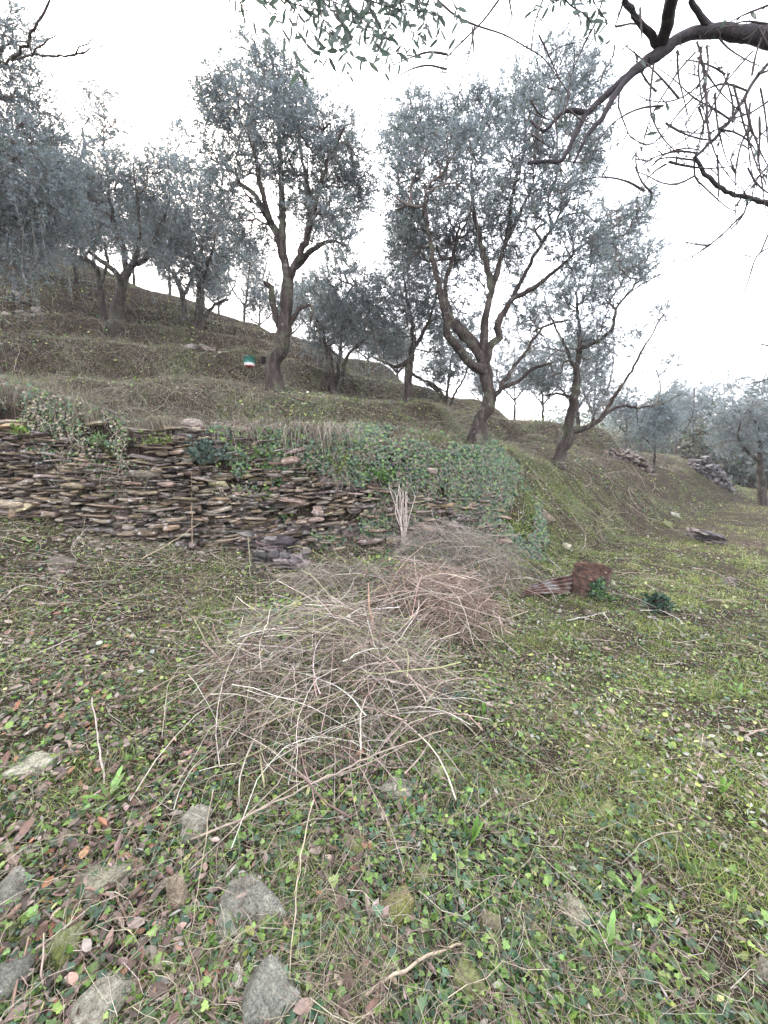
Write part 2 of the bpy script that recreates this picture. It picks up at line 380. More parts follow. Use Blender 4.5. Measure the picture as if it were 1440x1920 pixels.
def blade_tmpl(bend, w=.035):
    V = []; 
    for i, t in enumerate((0, .35, .7)):
        x = bend * t * t; z = t * (1 - .35 * bend * t); V += [[x, -w * (1 - .5 * t), z], [x, w * (1 - .5 * t), z]]
    V.append([bend, 0, 1 - .45 * bend])
    return (np.array(V), np.array([[0, 1, 3], [0, 3, 2], [2, 3, 5], [2, 5, 4], [4, 5, 6]]))
BLADES = [blade_tmpl(.25), blade_tmpl(.6), blade_tmpl(1.0), blade_tmpl(1.4)]
def pick(cols, n, jit=.18):
    cols = np.array([c[:3] for c in cols]); i = rng.integers(0, len(cols), n)
    return cols[i] * rng.uniform(1 - jit, 1 + jit, (n, 1)) * rng.uniform(.93, 1.07, (n, 3))

# ------------------------------------------------------------------ the olive trees
OLIVE = [(.12, .165, .15), (.15, .20, .195), (.20, .25, .26), (.08, .115, .09), (.27, .32, .34), (.14, .18, .14), (.18, .21, .20)]
def grow(limbs, tips, step=.22, seed=0):
    """limbs: [(pts, r0, r1)], tips (n,3) -> nodes, parents, radii, limb mask, tip ids"""
    r_ = np.random.default_rng(seed)
    pos, par, rad = [], [], []; chains = []
    for k, (pts, r0, r1) in enumerate(limbs):
        c = catmull(pts, .09); L = len(c)
        c[1:-1] += r_.normal(0, .010, (L - 2, 3)) * (1 if L > 4 else 0)
        rr = r0 + (r1 - r0) * np.linspace(0, 1, L) ** .8
        start = len(pos)
        if k == 0: parent = -1
        else:
            A = np.array(pos); parent = int(np.argmin(((A - c[0]) ** 2).sum(1)))
        for i in range(L):
            pos.append(c[i]); rad.append(rr[i]); par.append(parent if i == 0 else len(pos) - 2)
        chains.append((start, len(pos), parent))
    nl = len(pos); base = np.array(pos)
    dmin = np.array([((base - t) ** 2).sum(1).min() for t in tips]); order = np.argsort(dmin)
    cap = nl + len(tips) * 14; A = np.empty((cap, 3)); A[:nl] = base; n = nl
    D = np.zeros((cap, 3)); D[1:nl] = base[1:] - base[:-1]; D /= np.linalg.norm(D, axis=1, keepdims=True) + 1e-9
    tipid = []
    h0 = base[:, 2].min(); elig = np.zeros(cap); elig[:nl] = np.where(np.array(rad) > .055, .6, 0.)
    for t in tips[order]:
        v = t - A[:n]; dd = np.sqrt((v ** 2).sum(1)) + 1e-6
        cosb = (v * D[:n]).sum(1) / dd
        cost = dd * (1.25 - .45 * cosb) + elig[:n] + .25 * np.clip(A[:n, 2] - t[2], 0, 1)
        j = int(np.argmin(cost)); a = A[j]; L = np.linalg.norm(t - a); ns = max(1, min(12, int(L / step)))
        d0 = D[j]; prev = j; bend = min(.35 * L, .5)
        side = r_.normal(0, .05 * L, 3)
        for s in range(1, ns + 1):
            f_ = s / ns; p = a + (t - a) * f_ + (d0 * bend * .5 + side + np.array([0, 0, -.06 * L])) * 4 * f_ * (1 - f_) * .5
            A[n] = p; dv = p - A[prev]; D[n] = dv / (np.linalg.norm(dv) + 1e-9); par.append(prev); prev = n; n += 1
        tipid.append(prev)
    A = A[:n]; D = D[:n]; par = np.array(par); R = np.zeros(n); ex = 2.25
    acc = np.zeros(n); acc[tipid] += .0032 ** ex
    for i in range(n - 1, nl - 1, -1):
        R[i] = max(acc[i], .0026 ** ex) ** (1 / ex); acc[par[i]] += max(acc[i], .0026 ** ex)
    R[:nl] = rad
    R[nl:] = np.minimum(R[nl:], .75 * np.where(par[nl:] < nl, R[par[nl:]], 1))
    return A, D, par, R, nl, chains, np.array(tipid)

def organic_tube(c, r, k, seed):
    r_ = np.random.default_rng(seed); m = len(c)
    T = np.gradient(c, axis=0); T /= np.linalg.norm(T, axis=1, keepdims=True)
    A = np.zeros_like(c); a = np.cross(T[0], [.3, 1, .1]); a /= np.linalg.norm(a)
    for i in range(m):
        a = a - (a @ T[i]) * T[i]; a /= np.linalg.norm(a); A[i] = a
    B = np.cross(T, A); th = np.arange(k) * 2 * np.pi / k
    ph = r_.uniform(0, 6, 3); s = np.linspace(0, m * .09, m)[:, None]
    mod = 1 + .10 * np.sin(2 * th + ph[0] + s * 1.2) + .08 * np.sin(3 * th + ph[1] - s * 2.1) + .05 * np.sin(5 * th + ph[2] + s * 3) + r_.normal(0, .035, (m, k))
    lump = 1 + .07 * np.interp(np.arange(m), np.arange(0, m + 4, 3), r_.normal(0, 1, len(np.arange(0, m + 4, 3))))[:, None]
    V = c[:, None] + (r[:, None] * mod * lump)[..., None] * (np.cos(th)[None, :, None] * A[:, None] + np.sin(th)[None, :, None] * B[:, None])
    i = np.arange(m * k).reshape(m, k); a = i[:-1]; b = i[1:]
    Fc = np.stack([a, np.roll(a, -1, 1), np.roll(b, -1, 1), b], -1).reshape(-1, 4)
    return V.reshape(-1, 3), Fc

def olive(label, base, limbs, blobs, tips=600, leaf=.056, per=16, twl=3, droop=60, seed=1, group='olive trees on the terraces', pale=0., name='olive_tree', tl=.22, extra_tips=None, kk=12):
    """limbs: [([(u,v,Y)...], r0, r1)] , blobs: [(u,v,ru,rv,Y)]"""
    r_ = np.random.default_rng(seed)
    LB = []; tips = int(tips * 1.3); per = int(per * 1.0)
    for i, (pp, r0, r1) in enumerate(limbs):
        if i == 0: r0 *= .86; r1 = 1.0 * max([l[1] for l in limbs[1:]] + [.03])
        if i: r0 *= .88
        pts = [P(*q) if len(q) == 3 else np.array(q[1:]) for q in pp]
        if i == 0:
            h = H(pts[0][0], pts[0][1])[0]; pts[0][2] = h - .35; basep = np.array([pts[0][0], pts[0][1], h])
            pts.insert(1, pts[0] * .75 + pts[1] * .25)
        LB.append((pts, r0, r1))
    T = []; area = np.array([b[2] * b[3] * mpp(b[1], b[4]) ** 2 * (b[5] if len(b) > 5 else 1) for b in blobs]); cnt = np.maximum(6, tips * area / area.sum()).astype(int)
    cen = []
    for b, c in zip(blobs, cnt):
        ce = P(b[0], b[1], b[4]); s = mpp(b[1], b[4]); v = r_.normal(0, 1, (c, 3)); v /= np.linalg.norm(v, axis=1, keepdims=True)
        v *= (r_.uniform(0, 1, (c, 1)) ** .42) * r_.uniform(.75, 1.12, (c, 1))
        T.append(ce + v * np.array([b[2] * s, (b[2] + b[3]) * .5 * s, b[3] * s])); cen += [ce] * c
    T = np.concatenate(T); cen = np.array(cen)
    gnd = H(T[:, 0], T[:, 1]); ok = T[:, 2] > gnd + .5; T = T[ok]; cen = cen[ok]
    if extra_tips is not None: T = np.concatenate([T, extra_tips]); cen = np.concatenate([cen, extra_tips])
    A, D, par, R, nl, chains, tid = grow(LB, T, seed=seed)
    root = empty(name, basep, label, 'tree', group)
    Vs, Fs = [], []; off = 0
    for k, (s, e, pa) in enumerate(chains):
        c = A[s:e]; r = R[s:e].copy()
        if k == 0:                                     # root flare
            hh = np.linalg.norm(c - c[0], axis=1); r = r * (1 + .4 * np.exp(-np.maximum(hh - .3, 0) / .14))
        else:
            if np.linalg.norm(A[pa] - c[0]) > .04:
                c = np.concatenate([A[pa:pa+1], c]); r = np.concatenate([[min(R[pa], r[0] * 1.25)], r])
        r = r.copy()
        if k == 0 and len(chains) > 1 and np.linalg.norm(A[chains[1][0]] - c[-1]) < .1:
            s1 = chains[1][0]; c = np.concatenate([c, A[s1+2:s1+5]]); r = np.concatenate([r, [R[s1+2] * .95, R[s1+3] * .85, R[s1+4] * .6]])
        r[-1] *= .5
        V, Fc = organic_tube(c, r, kk if r[0] > .03 else 7, seed * 31 + k)
        new_mesh('trunk' if k == 0 else 'limb', V, Fc, M['bark'], root, base=basep, smooth=True)
    # finer branches as smooth curved segments
    ii = np.arange(nl, len(A)); p0 = A[par[ii]]; p1 = A[ii]; L = np.linalg.norm(p1 - p0, axis=1, keepdims=True)
    d0 = np.where((par[ii] < nl)[:, None], p1 - p0, D[par[ii]] * L); d1 = D[ii] * L
    t = np.linspace(0, 1, 3)[None, :, None]; h00 = 2*t**3-3*t**2+1; h10 = t**3-2*t**2+t; h01 = -2*t**3+3*t**2; h11 = t**3-t**2
    Pn = h00*p0[:, None] + h10*d0[:, None]*.8 + h01*p1[:, None] + h11*d1[:, None]*.8
    rp = np.where(par[ii] < nl, np.minimum(R[par[ii]], R[ii] * 1.3), R[par[ii]]); RR = rp[:, None] + (R[ii] - rp)[:, None] * np.linspace(0, 1, 3)[None]
    V1, F1 = tubes(Pn, RR, 5); brown = np.array([.12, .10, .085]) * (1 + pale)
    t1 = np.tile(brown, (len(V1), 1)) * r_.uniform(.8, 1.2, (len(V1), 1))
    # leafy twiglets at the tips and along the last shoots
    src = np.concatenate([np.repeat(tid, twl), ii[(R[ii] < .006) & (r_.uniform(size=len(ii)) < .75)]])
    o = A[src]; out = D[src] * .9 + r_.normal(0, .55, (len(src), 3)) + np.array([0, 0, .18])
    out /= np.linalg.norm(out, axis=1, keepdims=True); ln = tl * r_.uniform(.55, 1.35, len(src))
    s5 = np.linspace(0, 1, 4); sag = np.array([0, 0, -.28])
    Pt = o[:, None] + out[:, None] * (ln[:, None] * s5)[..., None] + sag * (ln[:, None] * s5 ** 2)[..., None]
    Rt = np.tile(np.array([.0020, .0017, .0014, .001]), (len(src), 1)) * (leaf / .06)
    V2, F2 = tubes(Pt, Rt, 3)
    # hanging shoots
    V3 = np.zeros((0, 3)); F3 = np.zeros((0, 4), int); Ph = None
    if droop:
        cand = ii[A[ii][:, 2] < np.percentile(A[ii][:, 2], 60)]
        hs = r_.choice(cand, min(droop, len(cand)), replace=False)
        hl = np.minimum(r_.uniform(.4, 1.5, len(hs)), (A[hs][:, 2] - H(A[hs][:, 0], A[hs][:, 1])) * .75)
        s7 = np.linspace(0, 1, 7); dr = r_.normal(0, .28, (len(hs), 2)) + D[hs][:, :2] * .15
        Ph = np.repeat(A[hs][:, None], 7, 1); Ph[..., 0] += dr[:, :1] * hl[:, None] * np.sqrt(s7); Ph[..., 1] += dr[:, 1:] * hl[:, None] * np.sqrt(s7)
        Ph[..., 2] -= hl[:, None] * s7 ** 1.3 - .12 * hl[:, None] * np.sin(s7 * 3.1)
        V3, F3 = tubes(Ph, np.tile(np.linspace(.0032, .0014, 7), (len(hs), 1)), 3)
    Vt = np.concatenate([V1, V2, V3]); Ft = np.concatenate([F1, F2 + len(V1), F3 + len(V1) + len(V2)])
    tt = np.concatenate([t1, np.tile(brown * 1.3, (len(V2), 1)), np.tile(np.array([.17, .16, .13]), (len(V3), 1))])
    new_mesh('branches', Vt, Ft, M['twig'], root, tint=tt, base=basep)
    # leaves in opposite pairs
    m = per; fr = np.linspace(.1, 1, m)
    ctr = o[:, None] + out[:, None] * (ln[:, None] * fr)[..., None] + sag * (ln[:, None] * fr ** 2)[..., None]
    side = np.cross(out, r_.normal(0, 1, (len(src), 3))); side /= np.linalg.norm(side, axis=1, keepdims=True)
    sgn = np.where(np.arange(m) % 2 == 0, 1, -1)[None, :, None]
    ld = out[:, None] * .75 + side[:, None] * sgn * .7 + r_.normal(0, .22, (len(src), m, 3)) + np.array([0, 0, .05])
    pos = ctr.reshape(-1, 3); ld = ld.reshape(-1, 3)
    if Ph is not None:
        mh = 14; f2 = r_.uniform(.1, 1, (len(Ph), mh)); k0 = np.minimum((f2 * 6).astype(int), 5); w_ = f2 * 6 - k0
        ar = np.arange(len(Ph))[:, None]; ph = Ph[ar, k0] * (1 - w_[..., None]) + Ph[ar, k0 + 1] * w_[..., None]
        pos = np.concatenate([pos, ph.reshape(-1, 3)]); ld = np.concatenate([ld, (r_.normal(0, .5, (ph.shape[0] * mh, 3)) + np.array([0, 0, -.6]))])
    keep = r_.uniform(size=len(pos)) < .9; pos = pos[keep]; ld = ld[keep]; n = len(pos)
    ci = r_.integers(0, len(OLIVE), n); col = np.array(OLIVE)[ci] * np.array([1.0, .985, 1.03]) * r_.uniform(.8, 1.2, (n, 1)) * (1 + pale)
    sz = leaf * r_.uniform(.65, 1.25, n)
    scatter('crown', LEAF4, pos, frames_dir(ld, r_.uniform(0, 6.28, n)), np.stack([sz, sz * 1.05, sz], -1), col, M['olive_leaf'], root, basep)
    return root

def lim(s, Y, r0, r1, *yy):
    """'u,v u,v ...' with a common distance, or distances drifting to the last"""
    pts = [tuple(float(t) for t in q.split(',')) for q in s.split()]; Y2 = yy[0] if yy else Y; n = len(pts)
    return ([(p[0], p[1], Y + (Y2 - Y) * i / (n - 1)) for i, p in enumerate(pts)], r0, r1)
def blb(s, Y):
    out = []
    for q in s.split():
        t = [float(x) for x in q.split(',')]; out.append((t[0], t[1], t[2], t[3], Y + (t[4] if len(t) > 4 else 0), t[5] if len(t) > 5 else 1))
    return out

# A: the tall tree left of the middle
olive('tall olive tree with a forked leaning trunk, standing right of the green pail', None, [
    lim('520,742 512,690 528,650 535,605 537,560 540,520', 7, .20, .13),
    lim('540,520 527,470 515,430 497,400 480,370 455,348 425,345', 7, .085, .03, 7.5),
    lim('530,480 530,420 527,340 523,260 519,180 510,110', 7, .085, .018, 7.3),
    lim('505,410 488,350 478,280 480,210 495,130', 7, .05, .012, 6.6),
    lim('543,520 560,480 575,440 592,380 605,330 625,280 648,235', 7, .085, .014, 6.6),
    lim('555,500 585,470 615,452 650,462', 7, .055, .02, 7.4),
    lim('577,430 582,370 566,300 560,220 545,150', 7, .05, .012, 7.6),
    lim('520,610 513,575 508,540 495,528', 7, .055, .04, 6.7),
    lim('543,610 560,582 584,574 582,605', 7, .05, .02, 6.8),
    ], blb('490,128,60,48,.2 440,185,65,55,-.2 540,180,60,60,.4 395,190,40,50 590,250,65,60,-.4 645,290,60,60,.2 665,355,50,50,.5 450,290,80,55,.5 555,325,70,60,.3 625,415,60,45,-.4,.7 480,440,55,45,.6,.6 410,350,50,45,-.3,.6 500,230,60,60,-.7 580,400,60,60,.4,.6 455,400,50,50,0,.5', 7),
    tips=1000, per=15, seed=11, droop=70)
# C: the wide tree whose leaning trunk stands on the ivy edge
olive('broad olive tree leaning right from the top of the ivy-covered bank', None, [
    lim('888,815 902,785 918,758 914,720 911,690', 7, .20, .14),
    lim('910,700 890,688 872,668 855,645 838,628 838,600 828,560 815,505 802,430 795,350', 7, .10, .014, 6.2),
    lim('911,690 895,655 872,628 846,602', 7, .10, .085, 7.2), lim('846,602 838,570 835,530 850,480 862,420', 7.2, .06, .02, 7.6),
    lim('911,690 907,640 912,590 922,545 935,500 950,450 975,400 1000,340', 7, .10, .015, 7.3),
    lim('912,675 925,645 938,633 932,613 945,585 960,560 978,525 1005,475 1035,425 1070,370', 7, .085, .014, 6.8),
    lim('918,755 942,728 975,712 1000,690 1040,678', 7, .06, .02, 6.4),
    lim('960,560 1000,540 1050,500 1100,455 1150,420', 6.9, .05, .012, 6.5),
    lim('922,545 905,470 890,400 885,320 895,250', 7, .06, .012, 7.6),
    lim('950,450 960,370 985,280 1020,200 1045,140', 7.2, .05, .010, 7.5),
    lim('940,720 985,660 1020,612 1070,600', 7, .045, .014, 7.6),
    ], blb('775,250,55,65 830,235,55,55,.5 765,345,55,80,-.4 900,230,65,55,.2 860,320,75,75,-.6 975,200,55,60,.4 1040,150,60,60,.3 1085,185,50,60,-.3 1000,280,75,65,-.5 1090,290,60,60,.4 930,390,75,65,.6 1040,380,75,60,-.4 870,560,60,60,.8,.45 980,620,60,50,.8,.4 820,400,60,50,.7,.6 900,480,50,50,.9,.5 1140,430,65,45,0 1190,400,40,50,.3,.7 1180,500,50,35,.2,.7 1080,470,65,45,-.5 770,450,55,60,.5 845,450,60,50,.8 970,480,60,50,.9,.6 990,590,70,60,.5,.35 740,240,35,60,.4,.6', 7),
    tips=1750, per=15, seed=12, droop=90)
# T6: leaning right at the bank's corner
olive('slender olive tree with a right-leaning trunk on the grassy edge', None, [
    lim('1038,866 1052,845 1066,822 1066,800 1075,760 1080,720', 9, .17, .11),
    lim('1080,720 1083,680 1088,640 1084,600 1080,550', 9, .08, .02, 9.3),
    lim('1064,812 1100,802 1130,778 1155,740 1185,695 1205,655 1222,628 1247,585', 9, .07, .012, 8.4),
    lim('1120,790 1160,762 1200,764 1240,756 1278,738', 9, .05, .010, 9.6),
    lim('1085,655 1115,642 1148,617 1155,580 1178,550 1200,525 1240,490', 9, .06, .012, 8.6),
    lim('1078,745 1050,738 1022,742', 9, .04, .02, 9.3),
    lim('1081,700 1060,650 1035,600 1020,560', 9, .045, .012, 9.6),
    ], blb('1100,640,55,50,.3 1055,560,60,55,.6 1130,545,60,50,-.2 1232,590,30,30,-.5,.6 1020,680,50,45,.6 1180,640,40,50,0,.35 1220,480,40,40,-.4,.7 1160,480,60,40,-.3 1100,740,60,50,.8,.4 1250,690,35,35,.5,.35', 9),
    tips=620, per=14, seed=13, droop=60)
# T1, T2: up the slope on the left
olive('dark olive tree with a thick black trunk high on the left slope', None, [
    lim('215,645 218,600 224,560 228,530', 9, .20, .15),
    lim('228,530 214,508 190,490 165,470', 9, .09, .02, 8.6), lim('228,530 245,498 272,486 290,450 310,400', 9, .11, .02, 9.3),
    lim('236,515 232,470 215,420 200,330', 9, .08, .015, 9.2), lim('250,497 262,440 258,380 250,310', 9, .06, .012, 8.5),
    ], blb('190,205,45,40 185,280,55,45,.4 140,330,60,60,-.3 220,350,70,60,.2 270,320,55,55,-.4 300,390,60,60,.3 200,430,80,50,.5,.7 120,430,60,50,.5,.8 260,460,60,40,-.2,.6', 9),
    tips=750, per=14, seed=14, droop=150)
olive('thin grey olive trunk just left of the thick black trunk', None, [
    lim('197,640 194,590 188,540 178,500 150,480', 9.6, .09, .04, 9.9), lim('188,540 200,480 180,420 165,370', 9.7, .045, .012, 10)],
    blb('150,420,60,60 190,380,55,60,.4 90,440,60,45,.6', 9.9), tips=250, per=12, seed=15, droop=70)
olive('pair-stemmed olive tree with grey trunks and hanging twigs on the mid slope', None, [
    lim('366,657 372,610 376,560 372,510', 10.5, .15, .10), lim('372,510 355,450 345,390', 10.5, .06, .015, 10.9), lim('374,540 395,480 410,420', 10.5, .06, .012, 10.),
    lim('372,620 388,590 402,572 430,560', 10.5, .07, .02, 10.8)],
    blb('330,250,26,28 330,310,42,45,.3 370,360,60,60 345,430,70,60,-.4 410,400,50,55,.4 420,470,60,50,.4 370,510,60,45,.0', 10.5), tips=650, per=13, seed=16, droop=150, leaf=.065)
olive('short grey olive trunk behind the pair-stemmed tree', None, [
    lim('345,622 346,585 340,545 325,510', 12, .13, .05), lim('343,560 360,520 372,480', 12, .06, .02)],
    blb('320,470,60,50 370,450,50,50 300,420,55,50', 12), tips=240, per=12, seed=17, droop=50, leaf=.07)
# T3, T4, T7
olive('bushy olive tree with three thin stems right of the tall forked tree', None, [
    lim('627,752 622,710 618,675 605,640 595,600', 9, .085, .03), lim('630,745 642,705 650,670 672,648 690,630', 9, .075, .02, 9.3), lim('636,735 634,690 640,640 645,580', 9, .06, .015, 9.4)],
    blb('645,430,45,40,.5,.6 640,500,45,45 600,560,50,50,.3 660,560,55,55,-.3 630,620,70,50,.2 690,610,40,40,.5,.7 600,640,40,35,.5,.7', 9), tips=520, per=14, seed=18, droop=130)
olive('olive tree with a straight dark trunk standing directly behind the ivy', None, [
    lim('762,794 766,750 766,710 770,675', 8.5, .15, .12), lim('770,675 745,688 722,680 700,670', 8.5, .06, .02, 8.2), lim('770,675 775,630 765,570 755,500', 8.5, .08, .015, 8.8),
    lim('772,660 795,620 815,570 825,520', 8.5, .06, .012, 8.3), lim('768,700 795,712 830,730', 8.5, .045, .01, 8.9)],
    blb('765,425,50,50,.6,.7 830,500,45,45,.4,.6 760,540,60,60,.3 720,590,50,55,-.2 800,590,50,60,.2 770,480,50,45,.5 730,650,45,35,.4,.7 820,650,40,45,.5,.5 700,540,35,45,.4,.6', 8.5), tips=650, per=14, seed=19, droop=150)
olive('small forked olive tree farther back between the middle trunks', None, [
    lim('838,797 835,760 825,735 800,715', 11.8, .09, .03), lim('838,780 852,740 870,710 880,680', 11.8, .06, .02), lim('835,760 842,700 850,660', 11.8, .05, .02)],
    blb('850,680,50,45 810,700,35,35 880,650,40,50 840,620,40,40', 11.8), tips=280, per=12, seed=20, droop=50, leaf=.075)

# skyline trees
_SK = 1
def simple(label, u, v, Y, hpx, wpx, seed, lean=0, r=.10, dens=1., pale=0., leaf=.08, droop=25, tips=220, forks=3, group='olive trees along the skyline'):
    r_ = np.random.default_rng(seed); v0 = v - hpx * .24
    L = [lim(f'{u},{v} {u+lean*.2:.0f},{v-hpx*.2:.0f} {u+lean*.35:.0f},{v0:.0f}', Y, r, r * .75)]
    for k in range(forks):
        s = (k - (forks - 1) / 2) / max(1, (forks - 1) / 2) if forks > 1 else 0
        e = u + lean + s * wpx * .32; t = v - hpx * r_.uniform(.72, .9)
        L.append(lim(f'{u+lean*.35:.0f},{v0:.0f} {(u+lean*.4)*.5+e*.5+s*wpx*.1:.0f},{(v0+t)*.5+10:.0f} {e:.0f},{t:.0f}', Y, r * .5, .015, Y + r_.uniform(-.8, .8)))
    B = []
    for k in range(9):
        a = r_.uniform(0, 6.28); q = r_.uniform(.2, .75)
        B.append((u + lean + math.cos(a) * wpx * .36 * q, v - hpx * .60 + math.sin(a) * hpx * .33 * q, wpx * r_.uniform(.17, .27), hpx * r_.uniform(.14, .22), Y + r_.uniform(-.8, .8), 1))
    return olive(label, None, L, B, tips=int(tips * dens), per=12, seed=seed, droop=droop, leaf=leaf, pale=pale, tl=.28, group=group, kk=8)
simple('leftmost slope olive tree with a short stubby trunk', 64, 560, 12, 260, 220, 31, r=.13, tips=480, droop=120)
simple('slim olive tree left of the dark trunk, higher on the slope', 142, 560, 13, 250, 190, 32, r=.09, tips=330, droop=100)
simple('hazy olive tree on the skyline above the green pail', 455, 622, 17, 190, 130, 33, tips=200, lean=15)
simple('gnarled little olive tree on the skyline left of the tall forked trunk', 487, 640, 17.5, 130, 100, 34, tips=160, r=.08)
simple('thin olive tree on the skyline right of the tall forked trunk', 590, 668, 16, 180, 110, 35, tips=220, r=.08)
simple('low olive tree on the skyline behind the three thin stems', 690, 705, 15, 130, 100, 36, tips=180, r=.07)
simple('wide-armed olive tree on the bright skyline gap', 1085, 822, 16, 230, 150, 37, lean=-10, r=.13, tips=260)
simple('slight olive tree behind the broad leaning trunk', 965, 792, 16, 170, 120, 38, r=.07, tips=200)
simple('low olive tree where the skyline meets the straight dark trunk', 905, 785, 16.5, 120, 90, 39, r=.06, tips=150)
simple('upright olive tree behind the right-leaning trunk', 1018, 800, 17, 170, 110, 40, r=.08, tips=200)
for k, (u, v, Y, hp, wp, lab) in enumerate([(15, 450, 18.5, 230, 190, 'olive tree at the top of the slope, touching the left edge'), (95, 478, 18, 220, 180, 'olive tree at the top of the slope behind the slim one'),
    (175, 505, 18, 210, 170, 'olive tree on the skyline seen behind the thick black trunk'), (250, 540, 17.5, 200, 160, 'olive tree on the skyline right of the thick black trunk'),
    (318, 570, 17, 190, 150, 'olive tree on the skyline left of the pair-stemmed tree'), (410, 610, 18.5, 150, 110, 'small olive tree on the skyline right of the pair-stemmed tree'), (545, 665, 18, 150, 100, 'pale olive tree on the skyline hidden by the tall forked trunk'),
    (745, 735, 15.5, 150, 110, 'olive tree on the skyline left of the straight dark trunk'), (640, 690, 18, 150, 110, 'pale olive tree high behind the three thin stems')]):
    simple(lab, u, v, Y, hp, wp, 80 + k, r=.10, tips=340, droop=200 if k < 5 else 80, leaf=.075)
GR = 'olive trees beyond the terraces on the right'
simple('tall straight-stemmed olive tree right of the leaning trunk', 1110, 832, 15, 230, 110, 41, r=.12, lean=8, tips=220, group=GR)
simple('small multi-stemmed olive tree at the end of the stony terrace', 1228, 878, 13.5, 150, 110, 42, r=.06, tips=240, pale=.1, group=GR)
for k, (u, v, Y, hp, wp, lab) in enumerate([
    (1175, 850, 21, 150, 110, 'hazy olive tree just left of the multi-stemmed one'),
    (1268, 862, 24, 160, 110, 'hazy olive tree above the mossy bank end'),
    (1300, 866, 27, 170, 120, 'hazy olive tree behind the heap of grey stones'),
    (1350, 872, 30, 200, 130, 'tall hazy olive tree right of the stone heap'),
    (1395, 880, 26, 160, 120, 'hazy olive tree at the field edge beyond the stone heap'),
    (1440, 880, 32, 180, 120, 'hazy olive tree at the far right edge'),
    (1245, 850, 33, 120, 110, 'small far olive tree in the row behind'),
    (1330, 862, 38, 130, 120, 'far olive tree in the row behind the stone heap')]):
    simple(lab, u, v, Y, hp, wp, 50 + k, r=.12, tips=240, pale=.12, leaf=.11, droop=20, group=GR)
olive('dark olive tree standing in the grass at the right edge', None, [
    lim('1432,938 1428,900 1424,865 1428,840', 13.5, .17, .13), lim('1424,865 1400,845 1385,820 1388,790', 13.5, .07, .02, 13), lim('1428,840 1420,800 1400,760', 13.5, .07, .02), lim('1428,840 1450,800 1470,770', 13.5, .07, .02, 14)],
    blb('1390,775,50,40 1360,810,35,35,.4 1430,790,50,50,.3 1400,830,50,30,-.3 1470,800,50,60 1440,730,45,40,.4', 13.5), tips=480, per=12, seed=61, droop=60, leaf=.08, group=GR)
# the left-hand edge: a nearer tree whose trunk stands outside the picture
olive('large dark olive tree filling the left edge, its trunk outside the picture', None, [
    lim('-150,700 -130,600 -110,520 -90,450', 6.2, .2, .15), lim('-90,450 -50,380 0,300 50,220', 6.2, .10, .02, 6), lim('-90,450 -60,300 -20,160 10,60', 6.2, .10, .02, 6.4),
    lim('-100,480 -30,440 40,400 90,370', 6.2, .08, .02, 6.6),
    lim('-90,450 -110,330 -90,220 -40,150 0,118 60,104 130,105 175,90 205,84', 6.2, .028, .004, 4.2), lim('20,112 42,92 60,60 80,35 98,-10', 4.9, .018, .008, 4.4), lim('130,105 150,92 162,78 180,70 195,48', 4.4, .010, .003, 4.2), lim('60,104 90,75 112,60 118,25', 4.7, .010, .003, 4.5)],
    blb('10,70,75,60 -40,160,90,90 60,200,60,60,.3 30,300,80,70,-.3 90,290,40,50,.4 -30,380,90,80 60,400,80,60,.3 110,380,45,50,.5 20,480,80,50,.4,.6 -100,260,90,90', 6.2), tips=850, per=14, seed=62, droop=90)

# ------------------------------------------------------------------ dry stone wall
def on_face(qi, h, out=0.0):
    """a point of the retaining wall: qi runs along the matched foot and edge points, h from foot 0 to top 1"""
    qi = np.asarray(qi, float); i = np.clip(qi.astype(int), 0, len(FOOT) - 2); f_ = (qi - i)[..., None]
    FA, EA = np.array([p[:2] for p in FOOT]), np.array([p[:2] for p in EDGE])
    a = FA[i] * (1 - f_) + FA[i+1] * f_; b = EA[i] * (1 - f_) + EA[i+1] * f_
    nrm = a - b; nrm /= np.linalg.norm(nrm, axis=-1, keepdims=True)
    tg = (FA[i+1] - FA[i]); tg = tg / np.linalg.norm(tg, axis=-1, keepdims=True)
    za = H(*(a + nrm * .02).T); zb = H(*(b - nrm * .10).T)
    hh = np.asarray(h, float)[..., None]
    xy = a * (1 - hh) + b * hh + nrm * np.asarray(out)[..., None] * np.ones(2)
    z = za * (1 - hh[..., 0]) + zb * hh[..., 0]
    return np.concatenate([xy, z[..., None]], -1), nrm, tg
def face_len(q0, q1):
    p, _, _ = on_face(np.linspace(q0, q1, 60), np.zeros(60)); return np.concatenate([[0], np.cumsum(np.linalg.norm(np.diff(p[:, :2], axis=0), axis=1))]), np.linspace(q0, q1, 60)
m_ = 10; th = np.arange(m_) * 2 * np.pi / m_
ox = np.sign(np.cos(th)) * np.abs(np.cos(th)) ** .55 * .5; oz = np.sign(np.sin(th)) * np.abs(np.sin(th)) ** .6 * .5
V_ = [];
for y, s in ((-.55, .72), (-.42, .97), (.5, 1.0)): V_ += [[ox[i]*s, y, oz[i]*s] for i in range(m_)]
V_.append([0, -.6, 0]); F_ = []
for r in range(2):
    for i in range(m_): F_ += [[r*m_+i, r*m_+(i+1) % m_, (r+1)*m_+(i+1) % m_], [r*m_+i, (r+1)*m_+(i+1) % m_, (r+1)*m_+i]]
F_ += [[3*m_, (i+1) % m_, i] for i in range(m_)]
STONE = (np.array(V_), np.array(F_))
def stones(pos, R, sc, tint, jit=.07):
    TV, TF = STONE; n = len(pos); k = len(TV)
    T = TV[None] + rng.normal(0, jit, (n, k, 3)) * np.array([1, .7, 1])
    V = np.einsum('nij,nkj->nki', R, T * sc[:, None]) + pos[:, None]
    return V.reshape(-1, 3), (TF[None] + (np.arange(n) * k)[:, None, None]).reshape(-1, 3), np.repeat(tint, k, axis=0)
